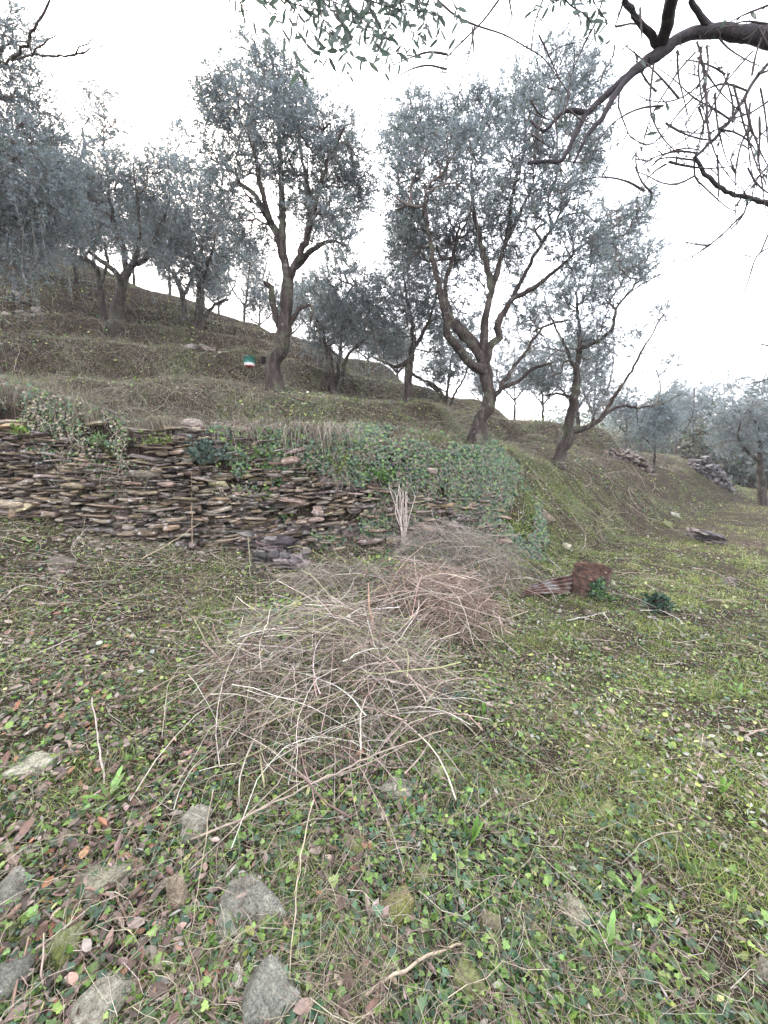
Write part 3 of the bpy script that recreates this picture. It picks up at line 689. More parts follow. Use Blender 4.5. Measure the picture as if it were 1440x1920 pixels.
arc, qs = face_len(1.75, 9.4); Ltot = arc[-1]; S, Hh, L_, T_, = [], [], [], []
hcur = -.04
while hcur < 1.02:
    ch = rng.uniform(.010, .027); s = rng.uniform(0, .1)
    while s < Ltot:
        ln = rng.uniform(.05, .26) * rng.choice([.6, 1, 1.4]); S.append(s + ln / 2); L_.append(ln); Hh.append(hcur + .012 * math.sin(s * 1.7) + rng.normal(0, .007)); T_.append(ch * 1.25 * rng.uniform(.4, 1.15)); s += ln * rng.uniform(.82, 1.05)
    hcur += ch * .92
S, Hh, L_, T_ = map(np.array, (S, Hh, L_, T_)); qi = np.interp(S, arc, qs)
top_lim = 1.0 - .10 * (fbm(S * .9, S * 0, 21, 3) + .4) - .16 * np.clip((S - Ltot * .55) / Ltot * 3, 0, 1)
gap = fbm(S * .8, Hh * 4, 33, 3); ok = (Hh < top_lim) & (gap > -.27 + .24 * (Hh > .65)); qi, Hh, L_, T_, S = qi[ok], Hh[ok], L_[ok], T_[ok], S[ok]
hw = on_face(qi, np.ones(len(qi)))[0][:, 2] - on_face(qi, np.zeros(len(qi)))[0][:, 2]
pos, nr, tg = on_face(qi, Hh, rng.normal(.035, .05, len(qi)) + .05 * fbm(S * .7, Hh * 3, 8, 2))
n = len(pos); R = np.zeros((n, 3, 3)); R[:, :2, 0] = tg; R[:, :2, 1] = -nr; R[:, 2, 2] = 1
a = rng.normal(0, .10, n) + .06 * np.sin(S * 1.3); R[:, 2, 0] = a; R[:, :2, 2] = -tg * a[:, None]
sc = np.stack([L_ * 1.08, rng.uniform(.14, .24, n), np.maximum(.020, T_ * hw * 1.12)], -1)
big = rng.uniform(size=n) < .05; sc[big, 2] *= rng.uniform(1.6, 3.2, big.sum()); sc[big, 0] *= rng.uniform(.8, 1.5, big.sum()); pos[big, :2] += nr[big] * .03
tn = pick([(1, 1, 1), (.75, .75, .8), (1.2, 1.1, .85), (.45, .42, .45), (1.6, 1.5, 1.35), (1.0, .9, .72), (.6, .55, .55), (1.5, 1.45, 1.45)], n, .3) * np.array([.88, .85, .77])
V, Fc, T = stones(pos, R, sc, tn)
w0 = new_mesh('dry_stone_wall', V, Fc, M['wall_stone'], tint=T)
tag(w0, 'long dry stone retaining wall of thin flat slates below the first terrace', 'stone wall')

# ------------------------------------------------------------------ ground cover
def sample(n, rmin, rmax, amax=60):
    r = rmin * (rmax / rmin) ** rng.uniform(0, 1, n); a = np.radians(rng.uniform(-amax, amax, n))
    x, y = r * np.sin(a), r * np.cos(a); nn = Hn(x, y); keep = rng.uniform(size=n) < np.minimum(1, .42 / np.maximum(nn[:, 2], .05))
    x, y, nn, r = x[keep], y[keep], nn[keep], r[keep]
    # drop what lies far behind a crest
    z = H(x, y) + .5; vis = np.ones(len(x), bool)
    for t in np.linspace(.15, .95, 22): vis &= H(x * t, y * t) < CAM_H + .35 + (z - CAM_H) * t
    x, y, nn, r = x[vis], y[vis], nn[vis], r[vis]
    df, sf, _ = seg_dist(x, y, FOOT); de, se, _ = seg_dist(x, y, EDGE)
    zone = np.where(sf < 0, 0, np.where(se > 0, 2, 1))
    wallz = (zone == 1) & (x < 1.5)
    k = ~wallz | (rng.uniform(size=len(x)) < .25)
    return np.stack([x, y, H(x, y)], -1)[k], nn[k], r[k], zone[k], df[k], de[k]
DRY = [(.26, .22, .14), (.32, .28, .19), (.18, .15, .10), (.12, .10, .075), (.38, .34, .24)]
GREYDRY = [(.29, .265, .205), (.20, .18, .145), (.37, .34, .265), (.11, .095, .075), (.26, .24, .195), (.34, .31, .21)]
GREEN = [(.10, .19, .03), (.075, .14, .03), (.15, .24, .05), (.05, .10, .03)]
YGREEN = [(.27, .32, .08), (.22, .28, .06), (.38, .39, .16), (.16, .22, .055)]
TEAL = [(.045, .10, .05), (.06, .13, .07), (.03, .065, .035), (.09, .16, .08)]
SOILY = [(.10, .075, .055), (.16, .12, .09), (.07, .05, .04), (.22, .17, .13), (.13, .09, .07), (.28, .22, .18)]
LITTER = [(.20, .12, .085), (.28, .185, .145), (.13, .075, .055), (.34, .26, .215), (.18, .13, .105), (.30, .15, .085), (.10, .07, .055), (.24, .17, .14)]
def greenness(p, zone):
    x, y = p[:, 0], p[:, 1]; g = fbm(x * .55, y * .55, 40, 4) * .55 + fbm(x * 2.1, y * 2.1, 44, 3) * .35
    lawn = np.clip((x - .2 + .1 * y) / 2.5, 0, 1) * (zone == 0)
    return g + .42 * lawn + np.where(zone == 0, .02, np.where(zone == 1, -.05 + .3 * np.clip((x - 1.5) / 3, 0, 1), -.18)) + .15 * np.clip((y - 9) / 8, 0, 1) * (x > 2), lawn
def blades(name, n, rmin, rmax, label):
    p, nn, r, zone, df, de = sample(n, rmin, rmax); g, lawn = greenness(p, zone); n = len(p)
    u = rng.uniform(size=n); isg = g + rng.normal(0, .28, n) > np.where(zone == 0, -.02, .08)
    kp = isg | (rng.uniform(size=n) < np.where(zone == 0, .62, .9)); p, nn, r, zone, df, de, g, lawn, u, isg = [q_[kp] for q_ in (p, nn, r, zone, df, de, g, lawn, u, isg)]; n = len(p)
    col = np.where((isg & (u < .5 + .3 * lawn))[:, None], pick(YGREEN, n), np.where(isg[:, None], pick(GREEN, n), np.where((zone == 2)[:, None], pick(GREYDRY, n), pick(DRY, n))))
    tuft = np.clip(.72 + 2.0 * fbm(p[:, 0] * 3.1, p[:, 1] * 3.1, 91, 3), .3, 2.5)
    h = rng.uniform(.02, .065, n) * tuft * np.where(isg, 1.0, 1.25) * np.where(zone == 2, 1.7, 1) * np.where(zone == 1, 1.5, 1) * (1 + .5 * np.clip((r - 4) / 10, 0, 1.5))
    lip = (zone == 2) & (de < .6) & (p[:, 0] < 2.5); h *= np.where(lip, 1.8, 1)
    dh = np.arctan2(nn[:, 1], nn[:, 0]); steep = 1 - nn[:, 2]
    yaw = np.where((steep > .04) | lip, dh + rng.normal(0, .8, n), rng.uniform(0, 6.28, n))
    tilt = np.clip(rng.normal(.5, .35, n) * np.where(isg, .8, 1.9), 0, 1.35)
    R = frames(nn * np.array([.6, .6, 1]) / np.linalg.norm(nn * np.array([.6, .6, 1]), axis=1, keepdims=True), yaw, tilt, yaw)
    parts = []; wsc = np.clip(.75 * (r / 3) ** .55, .5, 2.4)
    k = rng.integers(0, 4, n)
    for q in range(4):
        m = k == q; hh = h[m]; parts.append((BLADES[q], p[m] - nn[m] * .004, R[m], np.stack([hh, np.clip(.055 * wsc[m] / .04, .8, 3.4) * .04 , hh], -1) * np.array([1, 1, 1]), col[m]))
    V, Fc, T = join_scatter(parts); o = new_mesh(name, V, Fc, M['grass'], tint=T); return tag(o, label, 'grass', kind='stuff')
blades('grass', 520000, .75, 10, 'short green and straw-coloured grass over the near ground')
blades('grass', 260000, 2.2, 9, 'thick mixed grass and weeds between the brush piles and the wall')
blades('grass', 520000, 4.5, 30, 'dry grey grass and moss over the terraces and far field')

def leaves(name, tmpls, n, rmin, rmax, size, colf, material, label, cat, lift=.012, tilt=.45, smin=1):
    p, nn, r, zone, df, de = sample(n, rmin, rmax); g, lawn = greenness(p, zone); col, keep, smul = colf(p, r, zone, g, lawn, df, de)
    p, nn, r, col = p[keep], nn[keep], r[keep], col[keep]; n = len(p); sz = rng.uniform(*size, n) * (1 + .55 * np.clip((r - 4) / 8, 0, 1.5)) * smul[keep]
    R = frames(nn, rng.uniform(0, 6.28, n), np.abs(rng.normal(0, tilt, n)).clip(0, 1.3)); k = rng.integers(0, len(tmpls), n)
    pp = p + nn * (rng.uniform(0, 1, n) ** 1.5 * lift + .004)[:, None]
    V, Fc, T = join_scatter([(tmpls[q], pp[k == q], R[k == q], sz[k == q], col[k == q]) for q in range(len(tmpls))])
    return tag(new_mesh(name, V, Fc, material, tint=T), label, cat, kind='stuff')
def c_ivy(p, r, z, g, lawn, df, de):
    n = len(p); q = fbm(p[:, 0] * 1.1, p[:, 1] * 1.1, 60, 4) + .25 * (p[:, 0] > -.6) + .55 * fbm(p[:, 0] * 4.5, p[:, 1] * 4.5, 61, 3)
    return pick(TEAL + GREEN + [(.22, .33, .08), (.16, .28, .07)], n, .3), (z == 0) & (q + rng.normal(0, .13, n) > -.06), rng.uniform(.5, 1.15, n)
leaves('ground_ivy', [IVY, IVY, LEAF6], 135000, .75, 7.5, (.010, .034), c_ivy, M['leaf'], 'small-leaved ivy creeping over the near ground', 'ivy', lift=.04, tilt=.75)
def c_small(p, r, z, g, lawn, df, de):
    n = len(p); u = rng.uniform(size=n)[:, None]
    col = np.where(u < .45, pick(GREEN + YGREEN, n), np.where(u < .68, pick([(.30, .28, .23), (.25, .23, .18), (.20, .21, .17), (.32, .31, .26)], n), pick(SOILY, n)))
    return col, ((z != 2) | (rng.uniform(size=n) < .5)) & (fbm(p[:, 0] * 5, p[:, 1] * 5, 63, 3) + rng.normal(0, .25, n) > -.1), np.where(z == 2, .8, rng.uniform(.35, 1.1, n) ** 1.5)
leaves('leaf_litter', [LEAF6, LEAF6, LITTERS[0]], 190000, .75, 14, (.018, .045), c_small, M['litter'], 'fallen olive leaves and tiny weeds over the ground', 'leaf litter', lift=.03, tilt=.7)
leaves('leaf_litter', [LEAF6, LEAF6, ROUND, LITTERS[0]], 230000, 2.2, 10, (.016, .044), c_small, M['litter'], 'mixed small leaves and crumbs of bark over the slope below the wall', 'leaf litter', lift=.05, tilt=.8)
def c_brown(p, r, z, g, lawn, df, de):
    n = len(p); x, y = p[:, 0], p[:, 1]
    bias = .75 * np.clip((.3 - x) / 1.2, 0, 1) * np.clip((5.0 - y) / 2.5, 0, 1) - .62
    return pick(LITTER + SOILY, n, .3), (z == 0) & (fbm(x * 1.6, y * 1.6, 77, 4) * .75 + bias + .03 + rng.normal(0, .2, n) > 0), rng.uniform(.5, 1.05, n)
leaves('fallen_leaves', LITTERS, 64000, .75, 6, (.022, .068), c_brown, M['litter'], 'curled reddish brown leaves lying thick on the lower left ground', 'dead leaves', lift=.035, tilt=.75)

def ground_twigs(n, rmin, rmax, lmax, name, label):
    p, nn, r, zone, df, de = sample(n, rmin, rmax); n = len(p); keep = rng.uniform(size=n) < np.where(zone == 0, np.where(p[:, 0] > 1.5, .45, 1), .9)
    p, nn, r, zone = p[keep], nn[keep], r[keep], zone[keep]; n = len(p)
    L = lmax * rng.uniform(.15, 1, n) ** 1.8 * np.clip(r / 3, .6, 1.5); a = rng.uniform(0, 6.28, n); t = np.linspace(-.5, .5, 6)
    bend = rng.normal(0, .16, n)[:, None] * (t * t * 4)[None] + rng.normal(0, .03, (n, 6))
    X = p[:, :1] + np.cos(a)[:, None] * t * L[:, None] - np.sin(a)[:, None] * bend * L[:, None]
    Y = p[:, 1:2] + np.sin(a)[:, None] * t * L[:, None] + np.cos(a)[:, None] * bend * L[:, None]
    Z = H(X.ravel(), Y.ravel()).reshape(X.shape); m = Z[:, [0, -1]].mean(1)[:, None] + (Z[:, -1] - Z[:, 0])[:, None] * t; Z = np.maximum(Z, m * .5 + Z * .5) + .008 + rng.uniform(0, .05, n)[:, None] + rng.normal(0, .3, n)[:, None] * (t * L[:, None]).clip(-.05, .2)
    Rr = (rng.uniform(.0007, .0020, n) * np.clip(r / 2.5, .8, 2.6))[:, None] * np.linspace(1, .5, 6)
    V, Fc = tubes(np.stack([X, Y, Z], -1), Rr, 3); col = pick([(.30, .255, .18), (.20, .165, .12), (.38, .34, .26), (.12, .09, .07), (.24, .185, .14)], n)
    col = np.where((zone == 2)[:, None], col * .75, col)
    return tag(new_mesh(name, V, Fc, M['twig'], tint=np.repeat(col, 18, axis=0)), label, 'twigs', kind='stuff')
ground_twigs(34000, .75, 14, .55, 'fallen_twigs', 'thin dry twigs and bramble stems strewn over the ground')

# ------------------------------------------------------------------ ivy, shrubs and weeds on the wall
def stuff_leaves(name, pos, dr, sizes, cols, tm, label, cat, stems=None, kind=None, tall=None, material='leaf', sc_=(.34, .27, .22)):
    base = pos[np.argmin(pos[:, 2])].copy(); base[:2] = pos[:, :2].mean(0)
    root = empty(name, base, label, cat); 
    if kind: root['kind'] = kind
    scatter('leaves', tm, pos, frames_dir(dr, rng.uniform(0, 6.28, len(pos))) if dr.ndim == 2 else dr, sizes, pick(cols, len(pos)), M[material], root, base)
    if stems is not None:
        V, Fc = tubes(*stems, 3); new_mesh('stems', V, Fc, M['twig'], root, tint=np.tile(np.array(sc_), (len(V), 1)) * rng.uniform(.8, 1.2, (len(V), 1)), base=base)
    return root
def face_ivy(n, q0, q1, h0, h1, thr, seed, cols, size, label, outm=.12):
    q = rng.uniform(q0, q1, n); h = rng.uniform(h0, h1, n); m = (fbm(q * 1.9, h * 2.6, seed, 4) * 1.5 + .22 * (h - .5) - .9 * np.maximum(0, q - (q1 - .8 + .5 * (1 - h))) - 1.1 * np.maximum(0, q0 + .5 - q) + rng.normal(0, .10, n) > thr)
    q, h = q[m], h[m]; n = len(q); bulge = np.clip(1 - np.abs(h - .8) / .6, 0, 1)
    pos, nr, tg = on_face(q, np.minimum(h, 1), rng.uniform(0, 1, n) * outm + .06 + .10 * bulge * (1 + fbm(q * 3, h * 3, seed + 3, 2)))
    over = np.maximum(h - 1, 0)[:, None] * 1.6; pos[:, :2] -= nr * over
    pos[:, 2] = np.where(h > 1, np.maximum(H(pos[:, 0], pos[:, 1]) + rng.uniform(.01, .12, n), 0), pos[:, 2])
    nv = np.concatenate([nr, np.full((n, 1), .55)], -1); nv /= np.linalg.norm(nv, axis=1, keepdims=True)
    R = frames(nv, rng.uniform(0, 6.28, n), np.abs(rng.normal(0, .5, n)).clip(0, 1.2))
    ns = n // 22; i = rng.integers(0, n, ns); t = np.linspace(0, 1, 5); ln = rng.uniform(.1, .45, ns)[:, None]
    SP = np.repeat(pos[i][:, None], 5, 1) + np.concatenate([nr[i] * .05, np.zeros((ns, 1))], -1)[:, None]; SP[..., 2] -= ln * t; SP[..., 0] += rng.normal(0, .10, (ns, 1)) * np.sin(t * 3); SP[..., :2] += rng.normal(0, .012, (ns, 5, 2))
    return stuff_leaves('ivy', pos, R, rng.uniform(*size, n), cols, IVY, label, 'ivy', (SP, np.tile(np.linspace(.003, .0015, 5), (ns, 1))), 'stuff')
face_ivy(42000, 7.1, 10.4, .0, 1.35, -.03, 70, TEAL + [(.05, .09, .05), (.11, .17, .09), (.13, .22, .07), (.17, .27, .07), (.16, .14, .10), (.20, .15, .12)], (.02, .048), 'dark bluish green ivy draped over the right end of the wall')
face_ivy(5000, 5.6, 7.7, .0, 1.05, .14, 75, TEAL + GREEN, (.025, .05), 'thin ivy strands climbing the middle of the wall', .05)
face_ivy(11000, 1.9, 7.2, .1, 1.08, .22, 79, GREEN + TEAL + DRY, (.012, .034), 'scattered creeping leaves over the left part of the wall', .05)

def shrub(name, label, cat, c, rad, n, size, cols, tm=ROUND, nst=25, up=.5, stem=(.25, .22, .15), base=None):
    """leaves carried on thin stems that fan out from the base c"""
    c = np.array(c, float); rad = np.array(rad); b = c.copy() if base is None else np.array(base)
    e = rng.normal(0, 1, (nst, 3)); e /= np.linalg.norm(e, axis=1, keepdims=True); e[:, 2] = np.abs(e[:, 2]) * .9 + .1
    tip = b + e * rad * rng.uniform(.6, 1.1, (nst, 1)); t = np.linspace(0, 1, 7)[None, :, None]
    Pn = b + (tip - b)[:, None] * t; Pn[..., 2] += (np.sin(t[..., 0] * 1.6) * rad[2] * .25 * up); Pn += rng.normal(0, .012, Pn.shape) * t
    k = rng.integers(0, nst, n); f_ = rng.uniform(.15, 1, n) * 6; i0 = np.minimum(f_.astype(int), 5); w_ = (f_ - i0)[:, None]
    pos = Pn[k, i0] * (1 - w_) + Pn[k, i0 + 1] * w_; ld = (Pn[k, i0 + 1] - Pn[k, i0]); ld /= np.linalg.norm(ld, axis=1, keepdims=True) + 1e-9
    ld = ld * .5 + rng.normal(0, .6, (n, 3)) + np.array([0, -.15, .2]); root = empty(name, b, label, cat)
    sz = rng.uniform(*size, n); scatter('leaves', tm, pos, frames_dir(ld, rng.uniform(0, 6.28, n)), sz, pick(cols, n), M['leaf'], root, b)
    V, Fc = tubes(Pn, np.tile(np.linspace(.0035, .001, 7), (nst, 1)), 3); new_mesh('stems', V, Fc, M['twig'], root, tint=np.tile(np.array(stem), (len(V), 1)), base=b)
    return root
def face_at(u, v, out=.12):
    p = P(u, v, 5.5); best = None
    for qv in np.linspace(1.8, 9.8, 300):
        for hv in (0, .25, .5, .75, 1.0):
            pass
    qv = np.repeat(np.linspace(1.8, 9.8, 260), 40); hv = np.tile(np.linspace(0, 1, 40), 260)
    pp, nr, _ = on_face(qv, hv, np.full(len(qv), out)); r = pp - np.array([0, 0, CAM_H]); d0 = p - np.array([0, 0, CAM_H]); d0 /= np.linalg.norm(d0)
    return pp[np.argmax((r @ d0) / np.linalg.norm(r, axis=1))]
BLUISH = [(.09, .15, .12), (.07, .12, .09), (.13, .19, .16), (.06, .10, .07)]
shrub('shrub', 'bluish leafy shrub growing out of the middle of the wall', 'shrub', face_at(385, 870), (.42, .3, .35), 620, (.03, .055), BLUISH, nst=40)
shrub('shrub', 'bright yellow-green bush hanging over the wall beside the ivy', 'shrub', face_at(628, 890), (.22, .25, .42), 900, (.014, .028), [(.22, .30, .05), (.17, .25, .04), (.12, .18, .04)], nst=50)
shrub('shrub', 'fresh green leafy bush at the left side of the ivy', 'shrub', face_at(710, 905), (.32, .3, .36), 520, (.03, .055), [(.10, .22, .05), (.13, .26, .06), (.07, .15, .05)], nst=35)
shrub('weed_plant', 'broad-leaved green plant high in the left part of the wall', 'weed', face_at(178, 838), (.16, .15, .18), 60, (.05, .09), [(.12, .22, .08), (.15, .26, .10)], LEAF6, nst=14)
shrub('weed_plant', 'upright green weed near the left end of the wall top', 'weed', face_at(45, 822), (.2, .15, .2), 70, (.03, .06), [(.14, .22, .05), (.18, .26, .06)], nst=14)
shrub('weed_plant', 'green herb growing on the wall just left of the bluish shrub', 'weed', face_at(290, 838), (.35, .2, .2), 260, (.02, .04), GREEN + YGREEN, nst=24)
shrub('weed_plant', 'green herb growing on the wall just right of the bluish shrub', 'weed', face_at(490, 860), (.25, .2, .28), 300, (.02, .04), GREEN + [(.13, .24, .06)], nst=26)
shrub('weed_plant', 'small leafy plant low on the wall under the bluish shrub', 'weed', face_at(505, 940), (.12, .12, .16), 60, (.03, .05), GREEN, nst=12)
for (u, v, s, lab) in [(945, 1000, .45, 'yellow-green moss and creeper at the lower right end of the ivy'), (965, 1015, .3, 'bright moss patch below the end of the ivy')]:
    p = hit(u, v); n = 1500; xy = p[:2] + rng.normal(0, s * .45, (n, 2)) * np.array([1, .8]); z = H(xy[:, 0], xy[:, 1])
    pos = np.concatenate([xy, (z + rng.uniform(.005, .07, n))[:, None]], 1)
    stuff_leaves('moss', pos, rng.normal(0, 1, (n, 3)), rng.uniform(.015, .035, n), [(.24, .32, .04), (.18, .26, .04), (.12, .18, .04)], ROUND, lab, 'moss', kind='stuff')

n = 5200; qv = rng.uniform(1.9, 9.6, n); c0, nr, tg = on_face(qv, np.zeros(n)); out = rng.exponential(.55, n) + .02; xy = c0[:, :2] + nr * out[:, None] + tg * rng.normal(0, .1, (n, 1))
m = (fbm(xy[:, 0] * 2.2, xy[:, 1] * 2.2, 140, 3) + rng.normal(0, .15, n) > .12) & (out < 2.2); xy = xy[m]; n = len(xy); nn = Hn(xy[:, 0], xy[:, 1])
pos = np.concatenate([xy, H(xy[:, 0], xy[:, 1])[:, None]], 1) + nn * rng.uniform(-.01, .02, (n, 1))
sz_ = rng.uniform(.02, .11, n) ** 1.0 * rng.uniform(.4, 1, n); V, Fc, T = stones(pos, frames(nn, rng.uniform(0, 6.28, n), np.abs(rng.normal(0, .3, n)).clip(0, 1)), np.stack([sz_, sz_ * rng.uniform(.5, .9, n), sz_ * rng.uniform(.15, .4, n)], -1), pick([(.8, .78, .7), (.5, .48, .42), (1.2, 1.15, 1.0), (.6, .52, .42)], n, .3), .09)
tag(new_mesh('rubble', V, Fc, M['wall_stone'], tint=T), 'small broken slates strewn over the bank at the foot of the wall', 'rubble', kind='stuff')

# ------------------------------------------------------------------ rocks
def rock(label, u, v, wp, hp, mname='rock', seed=0, flat=.5, stand=0, yaw=None, tint=(1, 1, 1), name='rock', deep=None, pos=None, sink=.38):
    tint = tuple(np.array(tint) * np.array([1.18, 1.14, 1.02]))
    r_ = np.random.default_rng(seed + 900); p = hit(u, v) if pos is None else np.array(pos)
    m = math.hypot(*(p - np.array([0, 0, CAM_H]))[1:]) / F * 1.0; dist = mpp(v, p[1])
    sx = wp * dist * .47; sz = max(hp * dist * .5, .015); sy = (deep if deep else (sx + sz) * .5 * 1.1)
    bm = bmesh.new(); pts = r_.normal(0, 1, (15, 3)); pts /= np.abs(pts).max(1, keepdims=True) ** .75 * np.linalg.norm(pts, axis=1, keepdims=True) ** .25
    for q in pts * np.array([1, 1, 1]): bm.verts.new(Vector(q))
    bmesh.ops.convex_hull(bm, input=bm.verts)
    for x in [x for x in bm.verts if not x.link_faces]: bm.verts.remove(x)
    bmesh.ops.bevel(bm, geom=bm.edges[:], offset=.035, segments=1, affect='EDGES')
    bmesh.ops.triangulate(bm, faces=bm.faces[:]); bmesh.ops.subdivide_edges(bm, edges=[e for e in bm.edges if e.calc_length() > .18], cuts=2, use_grid_fill=True)
    bmesh.ops.triangulate(bm, faces=bm.faces[:])
    for x in bm.verts:
        c = x.co; q = mnoise.fractal(c * 1.6 + Vector((seed, 3, 1)), 1, 2, 6) * .10 + mnoise.noise(Vector((c.x * 1.5, c.y * 1.5, c.z * 7 + seed))) * .05 + mnoise.noise(c * 7) * .03
        x.co = c * (1 + q); x.co = Vector((x.co.x * sx, x.co.y * sy, x.co.z * sz))
    nrm = Hn(p[:1], p[1:2])[0]
    Rm = Vector((0, 0, 1)).rotation_difference(Vector(nrm * (1 - stand) + np.array([0, 0, 1.]) * stand)).to_matrix()
    Rm = Rm @ Matrix.Rotation(r_.uniform(-.5, .5) if yaw is None else yaw, 3, 'Z') @ Matrix.Rotation(r_.normal(0, .12), 3, 'Y')
    V = []; 
    for x in bm.verts: V.append(Rm @ x.co)
    V = np.array([tuple(q) for q in V]); bm.verts.index_update(); Fc = np.array([[q.index for q in f_.verts] for f_ in bm.faces]); bm.free()
    o = new_mesh(name, V, Fc, M[mname], tint=np.tile(np.array(tint, float), (len(V), 1)), smooth=False)
    o.location = (p[0], p[1], p[2] + sz * (1 - 2 * sink) * (1 if not stand else .8)); return tag(o, label, 'rock')
ROCKS = [
 ('pale wedge-shaped stone at the left edge below the brush pile', 60, 1440, 78, 36, 'rock', (1.5, 1.5, 1.35)),
 ('pale angular stone lying among brown leaves', 197, 1655, 90, 42, 'rock', (1.35, 1.35, 1.15)),
 ('large grey slab lying in the grass at lower left centre', 480, 1700, 145, 62, 'rock', (.95, .97, .97)),
 ('grey stone half under the front edge of the brush pile', 362, 1555, 68, 48, 'rock', (1.1, 1.08, 1.05)),
 ('moss-topped stone beside the long fallen branch end', 665, 1592, 58, 40, 'mossy_rock', (1.2, 1.2, 1.0)),
 ('grey rock cut by the left edge, upper of the two', 12, 1692, 80, 62, 'rock', (.9, .9, .9)),
 ('dark grey rock cut by the left edge near the bottom corner', 8, 1845, 90, 80, 'rock', (.65, .68, .68)),
 ('pale pyramid-shaped rock at the bottom left', 196, 1895, 95, 70, 'rock', (1.3, 1.3, 1.2)),
 ('jagged grey rock at the bottom edge', 505, 1890, 120, 90, 'rock', (.95, 1.0, 1.0)),
 ('small white quartz stone above the jagged grey rock', 450, 1832, 42, 50, 'rock', (2.2, 2.1, 2.1)),
 ('moss-covered mound of stone among the dead leaves', 118, 1778, 80, 50, 'mossy_rock', (.9, 1, .7)),
 ('second moss-covered stone, small, above the mossy mound', 128, 1722, 50, 24, 'mossy_rock', (.9, 1, .7)),
 ('yellow-green mossy stone in the ground ivy', 735, 1702, 90, 48, 'mossy_rock', (1.3, 1.2, .8)),
 ('lichen-spotted pale stone in the grass at lower right', 1080, 1715, 54, 50, 'rock', (1.4, 1.4, 1.2)),
 ('small mossy stone with a pink-grey end', 920, 1745, 34, 60, 'mossy_rock', (1.3, 1.2, 1.1)),
 ('flat mossy stone in the grass at centre right', 1132, 1528, 52, 26, 'mossy_rock', (.9, 1, .6)),
 ('flat grey stone in front of the brush pile', 742, 1480, 72, 22, 'rock', (1.2, 1.2, 1.1)),
 ('pale stone with moss right of the flat grey stone', 830, 1452, 50, 22, 'mossy_rock', (1.5, 1.5, 1.3)),
 ('thin brown stone flake between the mossy stone and brush pile', 710, 1520, 48, 14, 'rock', (.9, .75, .65)),
 ('grey stone tucked below the large grey slab', 424, 1742, 50, 52, 'rock', (1.0, 1.05, .95)),
 ('low mossy stone near the bottom centre right', 880, 1862, 60, 70, 'mossy_rock', (.9, 1, .6)),
 ('grey stone cut by the right edge near the bottom', 1436, 1838, 40, 50, 'rock', (1.1, 1.05, 1.0)),
 ('mossy stone low in the gap beside the ivy clump', 790, 1645, 44, 30, 'mossy_rock', (.8, .9, .6)),
 ('pale pebble by the left edge beneath the fallen leaves', 12, 1595, 34, 22, 'rock', (1.6, 1.5, 1.3)),
 ('dark flat slab jutting from the bank at the left', 118, 1055, 62, 17, 'slate', (1.6, 1.5, 1.3)),
 ('small whitish block below the wall', 556, 1024, 32, 18, 'rock', (2.0, 1.8, 1.5)),
 ('curved brown slab under the dark slate ledges', 540, 1084, 62, 14, 'rock', (.9, .8, .7)),
 ('square dark stone on the grassy bank below the leaning tree', 1023, 975, 30, 26, 'rock', (.75, .62, .55)),
 ('pale chip of stone lower on the grassy bank', 1062, 1026, 20, 9, 'rock', (1.8, 1.7, 1.6)),
 ('mossy dark stone high on the right bank', 1252, 987, 34, 14, 'mossy_rock', (.7, .7, .5)),
 ('flat pale stone above the mossy dark stone', 1264, 966, 26, 8, 'rock', (1.3, 1.3, 1.3)),
 ('small dark stone on the right-hand grass', 1364, 1092, 26, 14, 'slate', (1.4, 1.3, 1.3)),
 ('half-buried stone right of the corrugated sheet end', 1105, 1150, 24, 10, 'rock', (.7, .6, .5)),
 ('flat grey stone in the grass near the right edge', 1315, 1392, 44, 12, 'rock', (1.3, 1.25, 1.1)),
]
for k, (lab, u, v, wp, hp, mn, ti) in enumerate(ROCKS): rock(lab, u, v, wp, hp, mn, k, tint=ti)
rock('upright brown splinter of slate leaning among the leaves', 335, 1700, 42, 100, 'rock', 71, stand=1, tint=(1.25, 1.05, .9), deep=.025, yaw=.3, sink=.2)
p = face_at(45, 948, .10); rock('big ochre block at the foot of the left end of the wall', 45, 948, 66, 28, 'rock', 72, tint=(1.7, 1.5, 1.15), pos=(p[0], p[1], p[2]), stand=1, sink=.5)
p = face_at(412, 912, .06); rock('rounded pale stone set in the middle of the wall', 412, 912, 46, 17, 'rock', 73, tint=(1.7, 1.6, 1.2), pos=p, stand=1, sink=.5)
p = face_at(800, 990, .16); rock('tan slab sticking out under the ivy', 800, 990, 36, 8, 'rock', 74, tint=(1.8, 1.4, 1.1), pos=p, stand=1, sink=.5)
def ledge(label, u, v, wp, hp, n, seed):
    """a layered outcrop of thin slates"""
    p = hit(u, v); s = mpp(v, p[1]); w_, h_ = wp * s, hp * s
    pos = np.stack([p[0] + rng.normal(0, w_ * .24, n), p[1] + rng.uniform(-.03, .14, n), p[2] + rng.uniform(-.02, 1, n) * h_ * .8], -1)
    pos[:, 2] -= .22 * (pos[:, 0] - p[0])
    a = rng.normal(.0, .3, n); nv = np.tile(np.array([.18, -.25, 1.]), (n, 1)) + rng.normal(0, .06, (n, 3)); nv /= np.linalg.norm(nv, axis=1, keepdims=True)
    R = frames(nv, a); sc = np.stack([rng.uniform(.12, .38, n) * w_ * 1.3, rng.uniform(.14, .24, n), rng.uniform(.012, .045, n)], -1); sc[:, :2] *= .72
    V, Fc, T = stones(pos, R, sc, pick([(1.2, 1.15, 1.1), (2.2, 2.0, 1.8), (.8, .78, .75), (3., 2.8, 2.4)], n), .10); b = p.copy()
    return tag(new_mesh('slate_outcrop', V, Fc, M['slate'], tint=T), label, 'rock outcrop')
ledge('black layered slate outcrop just below the wall', 480, 1030, 140, 38, 90, 1)
ledge('smaller black slate ledge lower right of the main outcrop', 528, 1060, 90, 24, 50, 2)
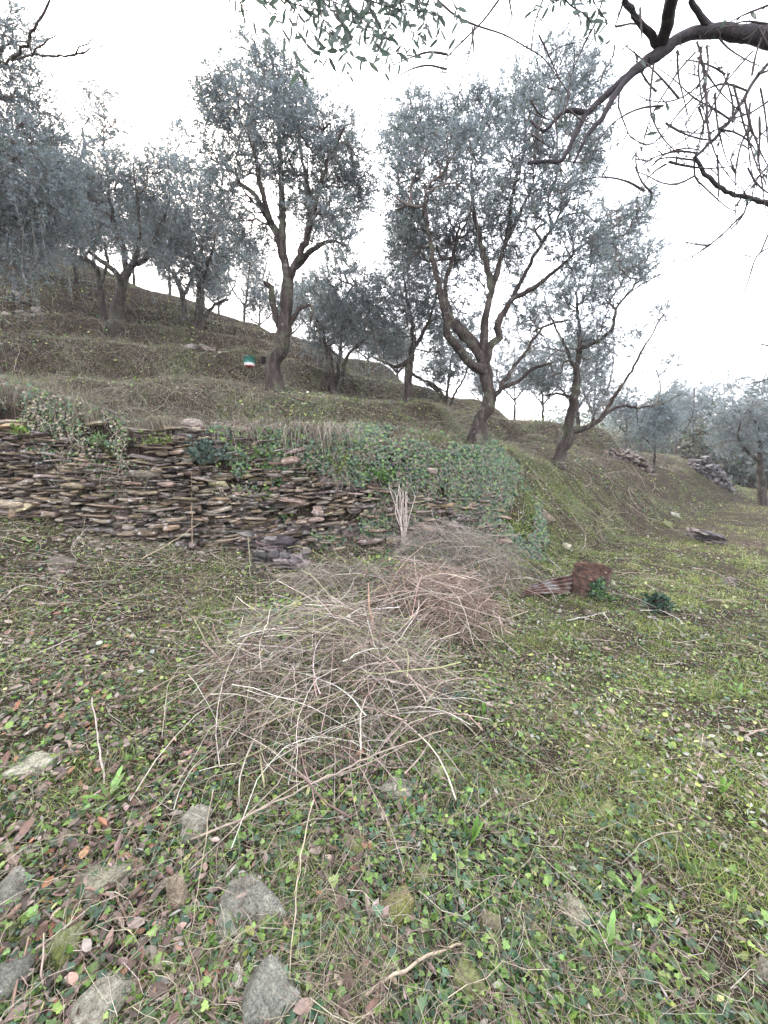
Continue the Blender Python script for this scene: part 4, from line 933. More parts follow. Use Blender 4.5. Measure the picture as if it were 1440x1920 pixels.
ledge('dark jagged slate slabs lying on the right-hand grass slope', 1338, 1018, 74, 22, 46, 3)
def rubble(label, u0, u1, v, Y, hp, n, tints, sz, mname='wall_stone'):
    s = mpp(v, Y); us = rng.uniform(u0, u1, n); hh = rng.uniform(0, 1, n) ** 1.3; mid = 1 - ((us - (u0+u1)/2) / ((u1-u0)/2)) ** 2
    pos = np.stack([((us - 720) / F) * Y / (cp + (960-v)/F*sp), np.full(n, Y) + rng.uniform(-.3, .35, n), np.zeros(n)], -1)
    pos[:, 2] = H(pos[:, 0], pos[:, 1]) + hh * hp * s * (mid * .8 + .2) - .06
    nv = rng.normal(0, .35, (n, 3)) + np.array([0, -.3, 1]); nv /= np.linalg.norm(nv, axis=1, keepdims=True)
    R = frames(nv, rng.uniform(0, 6.28, n)); sc = np.stack([rng.uniform(.6, 1.5, n), rng.uniform(.5, 1.1, n), rng.uniform(.2, .55, n)], -1) * sz
    V, Fc, T = stones(pos, R, sc, pick(tints, n, .3), .09); return V, Fc, T
V, Fc, T = rubble('', 1298, 1368, 892, 15.5, 30, 260, [(.7, .75, .85), (.45, .48, .55), (.9, .9, 1.)], .19)
tag(new_mesh('stone_heap', V, Fc, M['wall_stone'], tint=T), 'tumbled heap of grey stones at the far right end of the bank', 'stone heap')
V, Fc, T = rubble('', 1140, 1225, 868, 12.2, 22, 220, [(.7, .65, .6), (.5, .42, .4), (.8, .75, .68)], .15)
tag(new_mesh('broken_wall', V, Fc, M['wall_stone'], tint=T), 'crumbled stretch of brownish stone wall below the small far tree', 'stone wall')
V, Fc, T = rubble('', 318, 425, 700, 8.2, 18, 90, [(.8, .75, .7), (1.2, 1.1, .9), (.5, .45, .4)], .15)
tag(new_mesh('broken_wall', V, Fc, M['wall_stone'], tint=T), 'low broken line of stones on the slope left of the green pail', 'stone wall')
V, Fc, T = rubble('', 20, 90, 618, 9.5, 22, 60, [(.6, .55, .5), (1., .95, .8), (.4, .4, .4)], .2)
tag(new_mesh('broken_wall', V, Fc, M['wall_stone'], tint=T), 'dark stones poking from the slope at the upper left', 'stone wall')
# loose capping slabs along the wall top
for k, (u, v, wp, hp, lab) in enumerate([(362, 792, 44, 12, 'thick grey slab on the wall top, tilted beside a second slab'), (320, 800, 30, 8, 'brown slab on the wall top left of the tilted grey slab'),
      (250, 806, 40, 9, 'dark slab lying on the wall top above the green herb'), (180, 792, 46, 10, 'mossy slab near the left end of the wall top'), (448, 796, 44, 6, 'thin overhanging slab on the wall top above the hollow'),
      (20, 802, 60, 16, 'long tan slab at the left end of the wall top')]):
    p = face_at(u, v, .10); rock(lab, u, v, wp, hp, 'wall_stone', 80 + k, pos=p, stand=.7, tint=[(1, 1, 1.05), (1, .8, .7), (.7, .65, .6), (1, 1, .8), (.9, .85, .8), (1.3, 1.1, .8)][k], sink=.5, name='wall_slab')

# ------------------------------------------------------------------ brush piles
def brush(label, cx, cyy, rx, ry, hgt, n, lmin, lmax, rad, cols, seed, updown=.0, nfine=0, bias=None):
    r_ = np.random.default_rng(seed); t = np.linspace(0, 1, 12)
    def canes(n, lmin, lmax, rad, up):
        a = r_.uniform(0, 6.28, n); q = np.sqrt(r_.uniform(0, 1, n)); x = cx + rx * q * np.cos(a) * .85; y = cyy + ry * q * np.sin(a) * .85
        dome = hgt * np.sqrt(np.clip(1 - q ** 2, 0, 1)); z0 = H(x, y) + dome * r_.uniform(.05, 1.0, n) ** .75
        L = r_.uniform(lmin, lmax, n); th = r_.uniform(0, 6.28, n) if bias is None else np.where(r_.uniform(size=n) < .15, r_.normal(bias, .5, n), r_.uniform(0, 6.28, n))
        s = (t - .5)[None] * L[:, None]; k = r_.normal(0, .85, n)[:, None]
        X = x[:, None] + np.cos(th)[:, None] * s - np.sin(th)[:, None] * k * s * s; Y = y[:, None] + np.sin(th)[:, None] * s + np.cos(th)[:, None] * k * s * s
        Z = z0[:, None] + s * r_.normal(0, .22 + up, n)[:, None] - s * s * r_.uniform(.1, .75, n)[:, None]
        for A_ in (X, Y, Z): A_ += np.cumsum(r_.normal(0, .006, (n, 12)), axis=1) * np.sqrt(L)[:, None]
        g_ = H(X.ravel(), Y.ravel()).reshape(X.shape) + .01
        qq = ((X - cx) / rx) ** 2 + ((Y - cyy) / ry) ** 2; topz = g_ + hgt * 1.05 * np.sqrt(np.clip(1.15 - qq, 0, 1)) + .06 + up * .5
        Z = np.minimum(Z, topz + .16 * r_.uniform(0, 1, n)[:, None] ** 2); Z = np.maximum(Z, g_)
        R_ = (rad * r_.uniform(.5, 1.5, n))[:, None] * np.linspace(1, .45, 12)[None]
        return np.stack([X, Y, Z], -1), R_
    P1, R1 = canes(n, lmin, lmax, rad, updown); V1, F1 = tubes(P1, R1, 5); c1 = np.repeat(pick(cols, n, .22), 60, axis=0)
    b = np.array([cx, cyy, H(cx, cyy)[0]]); root = empty('brush_pile', b, label, 'brush pile')
    new_mesh('canes', V1, F1, M['twig'], root, tint=c1, base=b, smooth=True)
    if nfine:
        P2, R2 = canes(nfine, lmin * .4, lmax * .45, rad * .4, updown + .15); V2, F2 = tubes(P2, R2, 3)
        new_mesh('fine_twigs', V2, F2, M['twig'], root, tint=np.repeat(pick(cols, nfine, .3), 36, axis=0), base=b)
    return root, P1
CANE = [(.32, .265, .21), (.22, .17, .14), (.40, .35, .29), (.13, .095, .075), (.26, .26, .14), (.31, .235, .20), (.52, .47, .40), (.10, .075, .06)]
REDC = [(.27, .195, .155), (.20, .145, .11), (.33, .26, .21), (.13, .09, .07), (.42, .36, .30)]
GRC = [(.26, .235, .20), (.19, .17, .145), (.33, .30, .255), (.13, .11, .09)]
pile, PP = brush('big tangled pile of cut bramble canes in the centre foreground', -.38, 2.5, .98, .98, .46, 500, .35, 1.2, .0029, CANE, 5, .2, nfine=1200, bias=.45)
brush('reddish-brown heap of thin twigs behind the big bramble pile', .50, 3.65, .68, .75, .50, 380, .3, 1.0, .0028, REDC, 6, .12, 1000)
brush('grey tangle of dead brambles at the foot of the ivy', .95, 4.85, 1.05, .85, .62, 360, .4, 1.2, .003, GRC + CANE[:2], 8, .2, 1300)
brush('low scatter of thin grey canes between the big pile and the wall', -.25, 4.1, .95, .65, .28, 240, .4, 1.2, .0026, GRC + CANE, 9, .1, 700)
for (x, y, rr, n_, sd, lab) in [(-.75, 2.9, .5, 500, 1, 'green shoots growing through the left of the big bramble pile'), (.1, 2.7, .5, 420, 2, 'green shoots growing through the right of the big bramble pile'), (.1, 4.2, .6, 600, 3, 'green creepers among the grey canes below the wall'), (.9, 4.6, .6, 600, 4, 'green creepers among the dead brambles under the ivy')]:
    q_ = rng.normal(0, rr * .5, (n_, 2)) + [x, y]; pos = np.concatenate([q_, (H(q_[:, 0], q_[:, 1]) + rng.uniform(.02, .42, n_) * np.exp(-((q_ - [x, y]) ** 2).sum(1) / rr ** 2))[:, None]], 1)
    b = pos[0].copy(); o_ = scatter('creeper', IVY if sd % 2 else LEAF6, pos, frames(np.tile([0, -.25, 1.], (n_, 1)) / 1.03, rng.uniform(0, 6.28, n_), np.abs(rng.normal(0, .7, n_)).clip(0, 1.3)), rng.uniform(.018, .045, n_), pick(TEAL + GREEN + YGREEN, n_), M['leaf'])
    tag(o_, lab, 'creeper', kind='stuff')
# grey-green olive suckers caught in the front pile
def spray(label, pts, n, size, cols=BLUISH, spread=.10, nst=14):
    c = catmull(np.array(pts), .03); k = rng.integers(0, len(c) - 1, nst); t = np.linspace(0, 1, 6)[None, :, None]
    d_ = rng.normal(0, 1, (nst, 3)); d_ /= np.linalg.norm(d_, axis=1, keepdims=True); d_[:, 2] = np.abs(d_[:, 2]) * .6; tp = c[k] + d_ * spread * 1.5 + (c[-1] - c[0]) * .12
    Pn = c[k][:, None] + (tp - c[k])[:, None] * t; kk = rng.integers(0, nst, n); f_ = rng.integers(0, 5, n)
    pos = Pn[kk, f_]; pos = pos + rng.normal(0, .006, pos.shape); ld = (Pn[kk, f_+1] - Pn[kk, f_]) * 20 + rng.normal(0, .7, (n, 3)); b = c[0].copy()
    root = empty('leafy_branch', b, label, 'branch'); scatter('leaves', LEAF6, pos, frames_dir(ld, rng.uniform(0, 6.28, n)), rng.uniform(*size, n), pick(cols, n), M['leaf'], root, b)
    V1, F1 = tubes(c[None], np.linspace(.005, .002, len(c))[None], 5); V2, F2 = tubes(Pn, np.tile(np.linspace(.002, .001, 6), (nst, 1)), 5)
    new_mesh('stem', np.concatenate([V1, V2]), np.concatenate([F1, F2 + len(V1)]), M['twig'], root, tint=np.tile((.24, .21, .15), (len(V1) + len(V2), 1)), base=b)
    return root
spray('pale green leafy branch caught on top of the big bramble pile', [P(640, 1245, 2.5), P(720, 1260, 2.45), P(790, 1290, 2.35), P(850, 1320, 2.3)], 330, (.02, .045))
spray('small leafy sprig on the left shoulder of the big bramble pile', [P(300, 1215, 3.0), P(310, 1180, 3.05), P(318, 1150, 3.1)], 140, (.02, .04), TEAL + YGREEN)
shrub('weed_plant', 'dark green low plant between the two brush piles', 'weed', hit(775, 1150), (.28, .22, .22), 300, (.02, .045), TEAL + GREEN, nst=26)
shrub('shrub', 'grey-green tangled bush left of the grey dead brambles', 'shrub', hit(790, 1075), (.4, .3, .42), 700, (.018, .035), BLUISH + GREEN, nst=60, stem=(.30, .25, .21))

# ------------------------------------------------------------------ sticks
def stick(label, pts, r0, r1, col=(.40, .32, .26), name='stick', forks=(), cat='stick', k=6):
    c = catmull(np.array(pts), .04); c[1:-1] += rng.normal(0, .003, (len(c) - 2, 3)); b = c[0].copy()
    V, Fc = tubes(c[None], np.linspace(r0, r1, len(c))[None] * (1 + rng.normal(0, .06, len(c))), k); Vs, Fs, off = [V], [Fc], len(V)
    for fp in forks:
        c2 = catmull(np.array(fp), .04); V, Fc = tubes(c2[None], np.linspace(r0 * .7, r1 * .6, len(c2))[None], k); Vs.append(V); Fs.append(Fc + off); off += len(V)
    V = np.concatenate(Vs); return tag(new_mesh(name, V, np.concatenate(Fs), M['twig'], tint=np.tile(np.array(col) * .82, (len(V), 1)), base=b, smooth=True), label, cat), b
def gst(label, px, r0, r1, lift=.012, forks=(), **kw):
    g_ = lambda q: hit(*q[:2]) + np.array([0, 0, lift if len(q) < 3 else q[2]])
    o, b = stick(label, [g_(q) for q in px], r0, r1, forks=[[g_(q) for q in f_] for f_ in forks], **kw); o.location = b; return o
def ast(label, px, r0, r1, forks=(), **kw):
    g_ = lambda q: np.array([0, 0, CAM_H]) * (1 - q[2]) + hit(q[0], q[1]) * q[2]
    o, b = stick(label, [g_(q) for q in px], r0, r1, forks=[[g_(q) for q in f_] for f_ in forks], **kw); o.location = b; return o
ast('long pale branch slanting down across the front of the big bramble pile', [(358, 1574, .985), (480, 1522, .95), (600, 1462, .9), (720, 1410, .84), (840, 1366, .8)], .0048, .0026, col=(.34, .28, .22), forks=[[(600, 1462, .9), (680, 1436, .88), (760, 1398, .84)], [(480, 1522, .95), (560, 1470, .9), (640, 1425, .86)]])
ast('second long branch lying just above the long pale branch', [(470, 1370, .8), (560, 1330, .77), (650, 1290, .75), (700, 1262, .75)], .0032, .002, col=(.30, .24, .18))
gst('tan stick lying at the bottom centre', [(655, 1900), (720, 1860, .04), (800, 1815, .05), (868, 1776)], .0055, .004, col=(.44, .36, .26))
gst('curved brown root-like stick among the dead leaves', [(130, 1676), (175, 1680, .03), (218, 1695, .03), (240, 1730), (247, 1768)], .005, .004, col=(.30, .20, .15))
gst('dark crooked stick below the curved brown one', [(82, 1712), (118, 1752, .03), (150, 1786, .03), (205, 1822)], .005, .003, col=(.22, .17, .15))
gst('thick dark stick at the left edge above the grey rock', [(0, 1700, .03), (40, 1672, .04), (75, 1648, .02)], .008, .006, col=(.16, .12, .11))
gst('thin brown stick standing near the bottom left corner', [(22, 1915, .02), (42, 1860, .06), (62, 1808, .1)], .003, .002, col=(.34, .22, .17))
gst('short bent stick left of the pale pyramid-shaped rock', [(92, 1882), (84, 1850, .05), (88, 1790, .08)], .003, .002)
ast('long thin straw-coloured stem hanging down the centre foreground', [(588, 1500, .88), (570, 1580, .92), (560, 1660, .95), (550, 1740, .96), (543, 1850, .98)], .0025, .0015, col=(.46, .38, .28))
ast('second thin stem left of the long straw-coloured stem', [(400, 1480, .9), (388, 1560, .93), (375, 1650, .96), (358, 1750, .98)], .002, .0013, col=(.38, .32, .22))
gst('short pale stick standing at the left of the big bramble pile', [(196, 1474), (190, 1425, .1), (180, 1372, .2)], .005, .003, col=(.42, .36, .31))
gst('white forked stick on the grass in front of the rusty drum', [(1062, 1166), (1100, 1162, .03), (1142, 1151, .03)], .007, .004, col=(.60, .56, .50), forks=[[(1132, 1156, .03), (1142, 1166), (1152, 1179)]])
gst('white curved stick under the ivy-covered stump', [(1200, 1148, .02), (1235, 1152, .04), (1262, 1161, .03), (1288, 1176)], .007, .004, col=(.60, .56, .50))
gst('grey stick lying on the bank behind the rusty drum', [(1030, 1052, .03), (1045, 1066, .03), (1058, 1076)], .007, .004, col=(.46, .46, .46))
gst('thin dark stick in the grass right of the brush, upper', [(1205, 1203), (1240, 1214, .02), (1270, 1229)], .004, .003, col=(.26, .21, .18))
gst('long thin stick in the grass below the forked white one', [(1080, 1200), (1120, 1204, .02), (1170, 1207)], .004, .003, col=(.34, .28, .24))
gst('pale thin stick in the middle of the right-hand grass', [(1172, 1292), (1210, 1302, .02), (1244, 1309)], .003, .002, col=(.42, .34, .28))
gst('brown stick with leaves at the right edge', [(1398, 1383), (1420, 1378, .02), (1450, 1370, .02)], .006, .004, col=(.40, .30, .23))
gst('short forked stick in the right-hand grass', [(1226, 1247), (1245, 1252, .03), (1285, 1248, .02)], .004, .002, col=(.45, .40, .30), forks=[[(1245, 1252, .03), (1243, 1262), (1240, 1270)]])
gst('thin arching bramble stem over the right foreground', [(1165, 1625), (1210, 1600, .06), (1270, 1590, .08), (1330, 1620, .02)], .002, .0012, col=(.36, .30, .24))
gst('straight straw stem in the right foreground grass', [(1195, 1920, .02), (1130, 1800, .07), (1060, 1700, .1)], .0018, .001, col=(.42, .38, .27))
gst('tan stick in the left slope below the wall', [(60, 1235, .02), (110, 1222, .05), (158, 1200, .05)], .005, .003, col=(.42, .36, .30))
gst('long pale cane leaning on the slope under the wall', [(265, 1062, .08), (330, 1038, .16), (422, 992, .3)], .005, .003, col=(.44, .36, .24))
gst('pale arched twig at the left edge below the mossy slope', [(0, 1130, .02), (45, 1114, .08), (110, 1112, .03)], .004, .002, col=(.44, .40, .34))
# the splintered stake, thin dark stems and the dead vine
b0 = hit(700, 1240); top = P(690, 1092, b0[1] - .02)
o, b = stick('splintered pale stake sticking up between the brush piles', [b0 - [0, 0, .1], b0 * .6 + top * .4 + [.01, 0, 0], b0 * .3 + top * .7, top], .020, .003, col=(.50, .34, .24), name='stake', cat='stake', k=7); o.location = b
ast('dark thin stem standing right of the splintered stake', [(716, 1275, .86), (712, 1200, .76), (716, 1130, .68)], .006, .004, col=(.12, .09, .08), name='dry_stalk', cat='stalk')
gst('cut stub of a green-barked stem under the slate ledge', [(470, 1085, 0), (469, 1060, .12), (466, 1040, .24)], .008, .007, col=(.20, .20, .12), name='cut_stub', cat='stem')
q = face_at(357, 1020, .25); q2 = face_at(359, 885, .12); o, b = stick('straight dry stem standing against the wall', [q, (q + q2) / 2, q2], .004, .002, col=(.44, .32, .20), name='dry_stalk', cat='stalk'); o.location = b
vb = face_at(752, 1030, .3); Pn = []
for k in range(16):
    e = face_at(745 + rng.uniform(-22, 30), 905 + rng.uniform(-10, 30), .2); Pn.append(catmull(np.array([vb + rng.normal(0, .03, 3), vb * .6 + e * .4 + rng.normal(0, .03, 3), e * .8 + vb * .2 + rng.normal(0, .04, 3), e]), .5)[:4])
Pn = np.array([p[:4] for p in Pn]); V, Fc = tubes(Pn, np.tile(np.linspace(.008, .003, 4), (len(Pn), 1)), 5)
tag(new_mesh('dead_vine', V, Fc, M['twig'], tint=np.tile((.42, .36, .32), (len(V), 1))), 'bundle of pale dead vine stems fanning up the wall', 'vine')
# hanging dry roots and grass over the hollow in the wall top
for (u, v, n_, sp_, lab) in [(585, 800, 260, .32, 'mop of dry roots hanging over the hollow in the wall top'), (445, 790, 160, .35, 'dry grass fringe over the thin overhanging slab')]:
    c0 = face_at(u, v, .05); x = c0[0] + rng.normal(0, sp_, n_); t = np.linspace(0, 1, 7)[None]; y0 = c0[1] + .05 + rng.uniform(-.05, .2, n_)
    Ln = rng.uniform(.15, .6, n_)[:, None]; X = x[:, None] + rng.normal(0, .12, n_)[:, None] * t + rng.normal(0, .008, (n_, 7)); Y = y0[:, None] - .36 * np.sin(np.minimum(t * 2.2, 1.57)) * rng.uniform(.6, 1, n_)[:, None]
    Z = c0[2] + .03 + rng.uniform(0, .1, n_)[:, None] - Ln * t ** 1.8
    V, Fc = tubes(np.stack([X, Y, Z], -1), np.tile(np.linspace(.0028, .0012, 7), (n_, 1)), 3)
    tag(new_mesh('dry_roots', V, Fc, M['twig'], tint=np.repeat(pick(GRC + CANE, n_), 21, axis=0)), lab, 'roots', kind='stuff')

# ------------------------------------------------------------------ rusty drum, corrugated sheet, pails, stump
db = hit(1102, 1114); ds = mpp(1114, db[1]); dr_ = 31 * ds; dh = 56 * ds
root = empty('rusty_drum', db, 'rusty open-topped metal drum rotted away on its right side, wrapped in ivy', 'drum'); root.rotation_euler = (.04, .10, 0)
kN, hN = 64, 30; V, Fc = [], []
for i in range(hN):
    h = i / (hN - 1)
    for j in range(kN):
        a = j * 2 * math.pi / kN; r = dr_ * (1 + .06 * math.exp(-((h - .36) / .025) ** 2) + .06 * math.exp(-((h - .70) / .025) ** 2) + .02 * math.sin(3 * a + 1) + .012 * math.sin(7 * a + h * 5))
        V.append((r * math.cos(a), r * math.sin(a), h * dh - .02 + .012 * math.sin(2 * a + .5) * h))
for i in range(hN - 1):
    for j in range(kN):
        a = (j + .5) * 2 * math.pi / kN; h = (i + .5) / hN; am = (a + math.pi) % (2 * math.pi) - math.pi      # 0 = right, -pi/2 = towards the camera
        edge = .58 + .16 * math.sin(h * 14) + .08 * math.sin(h * 31 + 1)
        if h < .84 and abs(am + .05) < edge and h < .80: continue
        if h < .25 + .06 * math.sin(a * 5) and abs(am + .5) < .5: continue
        if h > .975 and -1.6 < am < -.9: continue
        Fc.append([i*kN+j, i*kN+(j+1) % kN, (i+1)*kN+(j+1) % kN, (i+1)*kN+j])
sh = new_mesh('shell', np.array(V), np.array(Fc), M['rust'], root, smooth=True)
so_ = sh.modifiers.new('thick', 'SOLIDIFY'); so_.thickness = .004
aa = np.linspace(0, 2 * math.pi, 49); rimP = np.stack([dr_ * 1.02 * np.cos(aa), dr_ * 1.02 * np.sin(aa), np.full(49, dh - .02) + .012 * np.sin(2 * aa + .5)], -1)
V, Fc = tubes(rimP[None], np.full((1, 49), .006), 6); new_mesh('rim', V, Fc, M['rust'], root, smooth=True)
shrub('ivy', 'green ivy clump climbing the front of the rusty drum', 'ivy', db + [-.01, -dr_ - .04, 0], (.13, .07, .30), 330, (.022, .045), TEAL + [(.10, .20, .06)], IVY, nst=24)
shrub('ivy', 'low ivy spreading right of the rusty drum base', 'ivy', hit(1128, 1124), (.24, .12, .08), 260, (.02, .04), TEAL + GREEN, IVY, nst=26)
# corrugated sheet
A0, A1 = hit(976, 1124), hit(1072, 1120); A0 = A0 + [0, .02, .02]; A1 = A1 + [-.02, .04, .03]
tl0, tl1 = P(988, 1100, A0[1] + .12), P(1078, 1072, A1[1] + .18); nu, nvv = 26, 70; V = []
e1 = A1 - A0; nsheet = np.cross(e1, tl0 - A0); nsheet /= np.linalg.norm(nsheet)
for i in range(nvv):
    s = i / (nvv - 1)
    for j in range(nu):
        t = j / (nu - 1); p = (A0 * (1-t) + A1 * t) * (1-s) + (tl0 * (1-t) + tl1 * t) * s
        jag = .03 * math.sin(s * 23) * (t < .05)
        V.append(p + nsheet * (.016 * math.sin(s * 2 * math.pi * 4.5) - .05 * math.sin(t * 2.4) * (s - .5)) + e1 * jag + np.array([0, 0, .012 * math.sin(t * 5)]))
ix = np.arange(nvv * nu).reshape(nvv, nu); q = np.stack([ix[:-1, :-1], ix[:-1, 1:], ix[1:, 1:], ix[1:, :-1]], -1).reshape(-1, 4)
csh = new_mesh('corrugated_sheet', np.array(V) - A0, q, M['zinc'], smooth=True); csh.location = A0; sm = csh.modifiers.new('thick', 'SOLIDIFY'); sm.thickness = .003
tag(csh, 'rusted corrugated metal sheet leaning against the drum', 'metal sheet')
# ivy stump
sb = hit(1231, 1146); ss = mpp(1146, sb[1]); root = empty('tree_stump', sb, 'short stump smothered in dark ivy on the right-hand grass', 'stump')
c = np.stack([np.linspace(0, .01, 8), np.zeros(8), np.linspace(-.05, 28 * ss, 8)], -1); V, Fc = organic_tube(c, np.linspace(.07, .05, 8), 10, 5); V2 = np.vstack([V, [c[-1]]])
new_mesh('stub', V2, np.concatenate([Fc, np.array([[70 + i, 70 + (i + 1) % 10, 80, 80] for i in range(10)])])[:-10], M['bark'], root)
n = 420; v_ = rng.normal(0, 1, (n, 3)); v_ /= np.linalg.norm(v_, axis=1, keepdims=True); v_ = v_ * np.array([18 * ss, 16 * ss, 17 * ss]) * rng.uniform(.5, 1.35, (n, 1)) * (1 + .35 * np.sin(v_[:, :1] * 5 + 1) * np.cos(v_[:, 1:2] * 4)) + [0, 0, 16 * ss]
scatter('ivy_leaves', IVY, v_, frames_dir(rng.normal(0, 1, (n, 3)), rng.uniform(0, 6, n)), rng.uniform(.022, .04, n), pick([(.03, .07, .04), (.05, .10, .06), (.02, .05, .03)], n), M['leaf'], root)
# the pail on the slope
def lathe(prof, k=32):
    V = [(r * math.cos(j * 2 * math.pi / k), r * math.sin(j * 2 * math.pi / k), z) for r, z in prof for j in range(k)]
    Fq = [[i*k+j, i*k+(j+1) % k, (i+1)*k+(j+1) % k, (i+1)*k+j] for i in range(len(prof)-1) for j in range(k)]
    return np.array(V), np.array(Fq)
pb = hit(468, 690); ps = mpp(690, pb[1]); R_, Hp = 10.2 * ps, 18 * ps
root = empty('paint_pail', pb, 'green and white painted pail standing on the slope left of the forked tree', 'pail')
for nm, prof, mt in [('red_band', [(0, .0), (R_*.9, 0), (R_*.915, Hp*.10)], 'red_paint'), ('white_band', [(R_*.92, Hp*.10), (R_*.95, Hp*.36)], 'white_paint'),
                     ('body', [(R_*.955, Hp*.36), (R_, Hp*.97), (R_*1.03, Hp*.97), (R_*1.03, Hp), (R_*.97, Hp), (R_*.90, Hp*.1)], 'green_paint')]:
    V, Fc = lathe(prof); new_mesh(nm, V, Fc, M[mt], root, smooth=False)
V, Fc = tubes(np.stack([R_ * 1.02 * np.cos(np.linspace(0, 3.14, 14)), -R_ * .6 * np.sin(np.linspace(0, 3.14, 14)), Hp * .95 - R_ * .5 * np.sin(np.linspace(0, 3.14, 14))], -1)[None], np.full((1, 14), .003), 5)
new_mesh('handle', V, Fc, M['zinc'], root)
pb = hit(495, 684); ps = mpp(684, pb[1]); root = empty('dark_pot', pb, 'small dark pot between the green pail and the forked trunk', 'pot')
V, Fc = lathe([(0, 0), (4 * ps, 0), (5 * ps, 11 * ps), (5.4 * ps, 11 * ps), (5.4 * ps, 12.5 * ps), (4.8 * ps, 12.5 * ps), (3.8 * ps, 2 * ps)]); new_mesh('body', V, Fc, M['dark_in'], root)

# ------------------------------------------------------------------ weeds in the foreground
def rosette(label, u, v, hp, n, up, cols=((.14, .27, .05), (.18, .32, .07), (.12, .22, .05)), wid=.16):
    b = hit(u, v); s = mpp(v, b[1]); L = hp * s; t5 = np.linspace(0, 1, 6); Vs, Fs, Ts = [], [], []; off = 0; root = empty('weed_plant', b, label, 'weed')
    for k in range(n):
        a = k * 2.4 + rng.uniform(-.4, .4); el = np.clip(rng.normal(up, .22), .1, 1.45); l_ = L * rng.uniform(.6, 1.1); V = []
        dx, dy = math.cos(a), math.sin(a); wv = np.array([-dy, dx, 0])
        for t in t5:
            e2 = el - .7 * t * (1 - up * .4); p = np.array([dx * math.cos(el) * l_ * t, dy * math.cos(el) * l_ * t, l_ * math.sin(el) * t - .30 * l_ * t * t * (1.3 - up)])
            w_ = l_ * wid * (math.sin(min(1, t * 1.02) * math.pi) ** .7 + .08) * (1 + .25 * math.sin(t * 19)) * .5
            V += [p - wv * w_ + [0, 0, w_ * .35], p, p + wv * w_ + [0, 0, w_ * .35]]
        Fq = [[i*3+j, (i+1)*3+j, (i+1)*3+j+1, i*3+j+1] for i in range(5) for j in range(2)]
        new_mesh('leaf', np.array(V), np.array(Fq), M['leaf'], root, tint=np.tile(pick(cols, 1)[0], (18, 1)), smooth=True)
    return root
W = [('bright green toothed weed among leaves left of the brush', 205, 1500, 60, 9, .7), ('small pale rosette left of the slate splinter', 148, 1655, 24, 7, .4),
     ('tall upright green weed right of centre foreground', 882, 1585, 66, 6, 1.25), ('green weed with a leaning leaf beside the tall upright one', 945, 1545, 40, 5, .8),
     ('single-leaved weed to the left of the tall upright one', 765, 1640, 46, 4, .9), ('bright weed tuft in the right foreground', 1190, 1690, 60, 6, 1.0),
     ('low weed just below the bright tuft in the right foreground', 1205, 1720, 34, 6, .6), ('arching weed by the lichen-spotted stone', 1140, 1780, 70, 6, .8),
     ('upright weed at the right edge middle', 1352, 1490, 44, 5, 1.2), ('bright weed far right foreground', 1372, 1700, 44, 5, 1.0),
     ('bright two-leaved weed right of the big bramble pile', 930, 1362, 30, 4, .6), ('slim upright weed close to the right flank of the bramble pile', 905, 1345, 36, 3, 1.3),
     ('fresh weed on the grass in front of the forked white stick', 1066, 1205, 30, 6, .8), ('small bright weed left of the curved white stick', 1115, 1230, 18, 6, .5),
     ('yellow-green weed by the pale thin stick', 1300, 1295, 16, 5, .5), ('green weed at the right edge above the brown stick', 1385, 1305, 34, 6, .9),
     ('bottom edge weed beside the jagged grey rock', 385, 1775, 40, 7, .7), ('glossy green leaf plant at the bottom near the quartz', 258, 1880, 34, 5, 1.1),
     ('bottom right weed among straw stems', 1290, 1835, 40, 6, .7), ('pale green seedling in front of the large grey slab', 345, 1765, 34, 7, .5)]
for k, (lab, u, v, hp, n_, up) in enumerate(W): rosette(lab, u, v, hp, n_, up)

# ------------------------------------------------------------------ the near olive tree overhead on the right
def cpx(s, Y, Y2=None):
    pts = [tuple(float(t) for t in q.split(',')) for q in s.split()]; Y2 = Y if Y2 is None else Y2
    return [P(720 + x / 2, y / 2, Y + (Y2 - Y) * i / max(1, len(pts) - 1)) for i, (x, y) in enumerate(pts)]
nb = np.array([4.3, 1.9, 0]); nb[2] = H(nb[0], nb[1])[0]; NR = empty('olive_tree', nb, 'olive tree arching over from the right, its trunk outside the picture', 'tree')
Y0 = 2.2; l0 = cpx('1440,150 1340,130 1240,115 1160,125 1090,150 1040,195', Y0)
def nlimb(pts, r0, r1, nm='limb', k=10):
    c = catmull(np.array(pts), .035); c[1:-1] += rng.normal(0, .0025, (len(c) - 2, 3)); r = np.linspace(r0, r1, len(c)); V, Fc = organic_tube(c, r, k, int(rng.integers(1e6)))
    new_mesh(nm, V, Fc, M['bark_dark'], NR, base=nb, smooth=True); return c
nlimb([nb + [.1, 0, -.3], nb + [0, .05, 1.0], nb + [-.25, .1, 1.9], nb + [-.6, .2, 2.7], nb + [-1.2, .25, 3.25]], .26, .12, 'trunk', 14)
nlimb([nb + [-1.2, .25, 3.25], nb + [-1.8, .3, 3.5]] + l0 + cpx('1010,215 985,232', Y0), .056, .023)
NT = []                                                     # thin twigs: (points, r0, r1)
nlimb(cpx('1075,165 1040,195 960,250 890,310 820,370 760,425', Y0), .025, .011); nlimb(cpx('950,260 900,310 860,370 820,440 775,490 740,550 712,610', Y0, 2.1), .017, .006)
nlimb(cpx('760,425 690,415 650,440 600,495 550,452', Y0, 2.25), .013, .007); nlimb(cpx('760,425 730,480 700,545 668,598 600,608 540,612', Y0, 2.15), .012, .008)
nlimb(cpx('1040,170 1060,100 1070,40 1085,-30', Y0, 2.0), .030, .024); nlimb(cpx('1030,170 990,115 940,60 900,0', Y0, 2.05), .016, .010); nlimb(cpx('1225,110 1190,60 1150,0', Y0, 2.1), .016, .010)
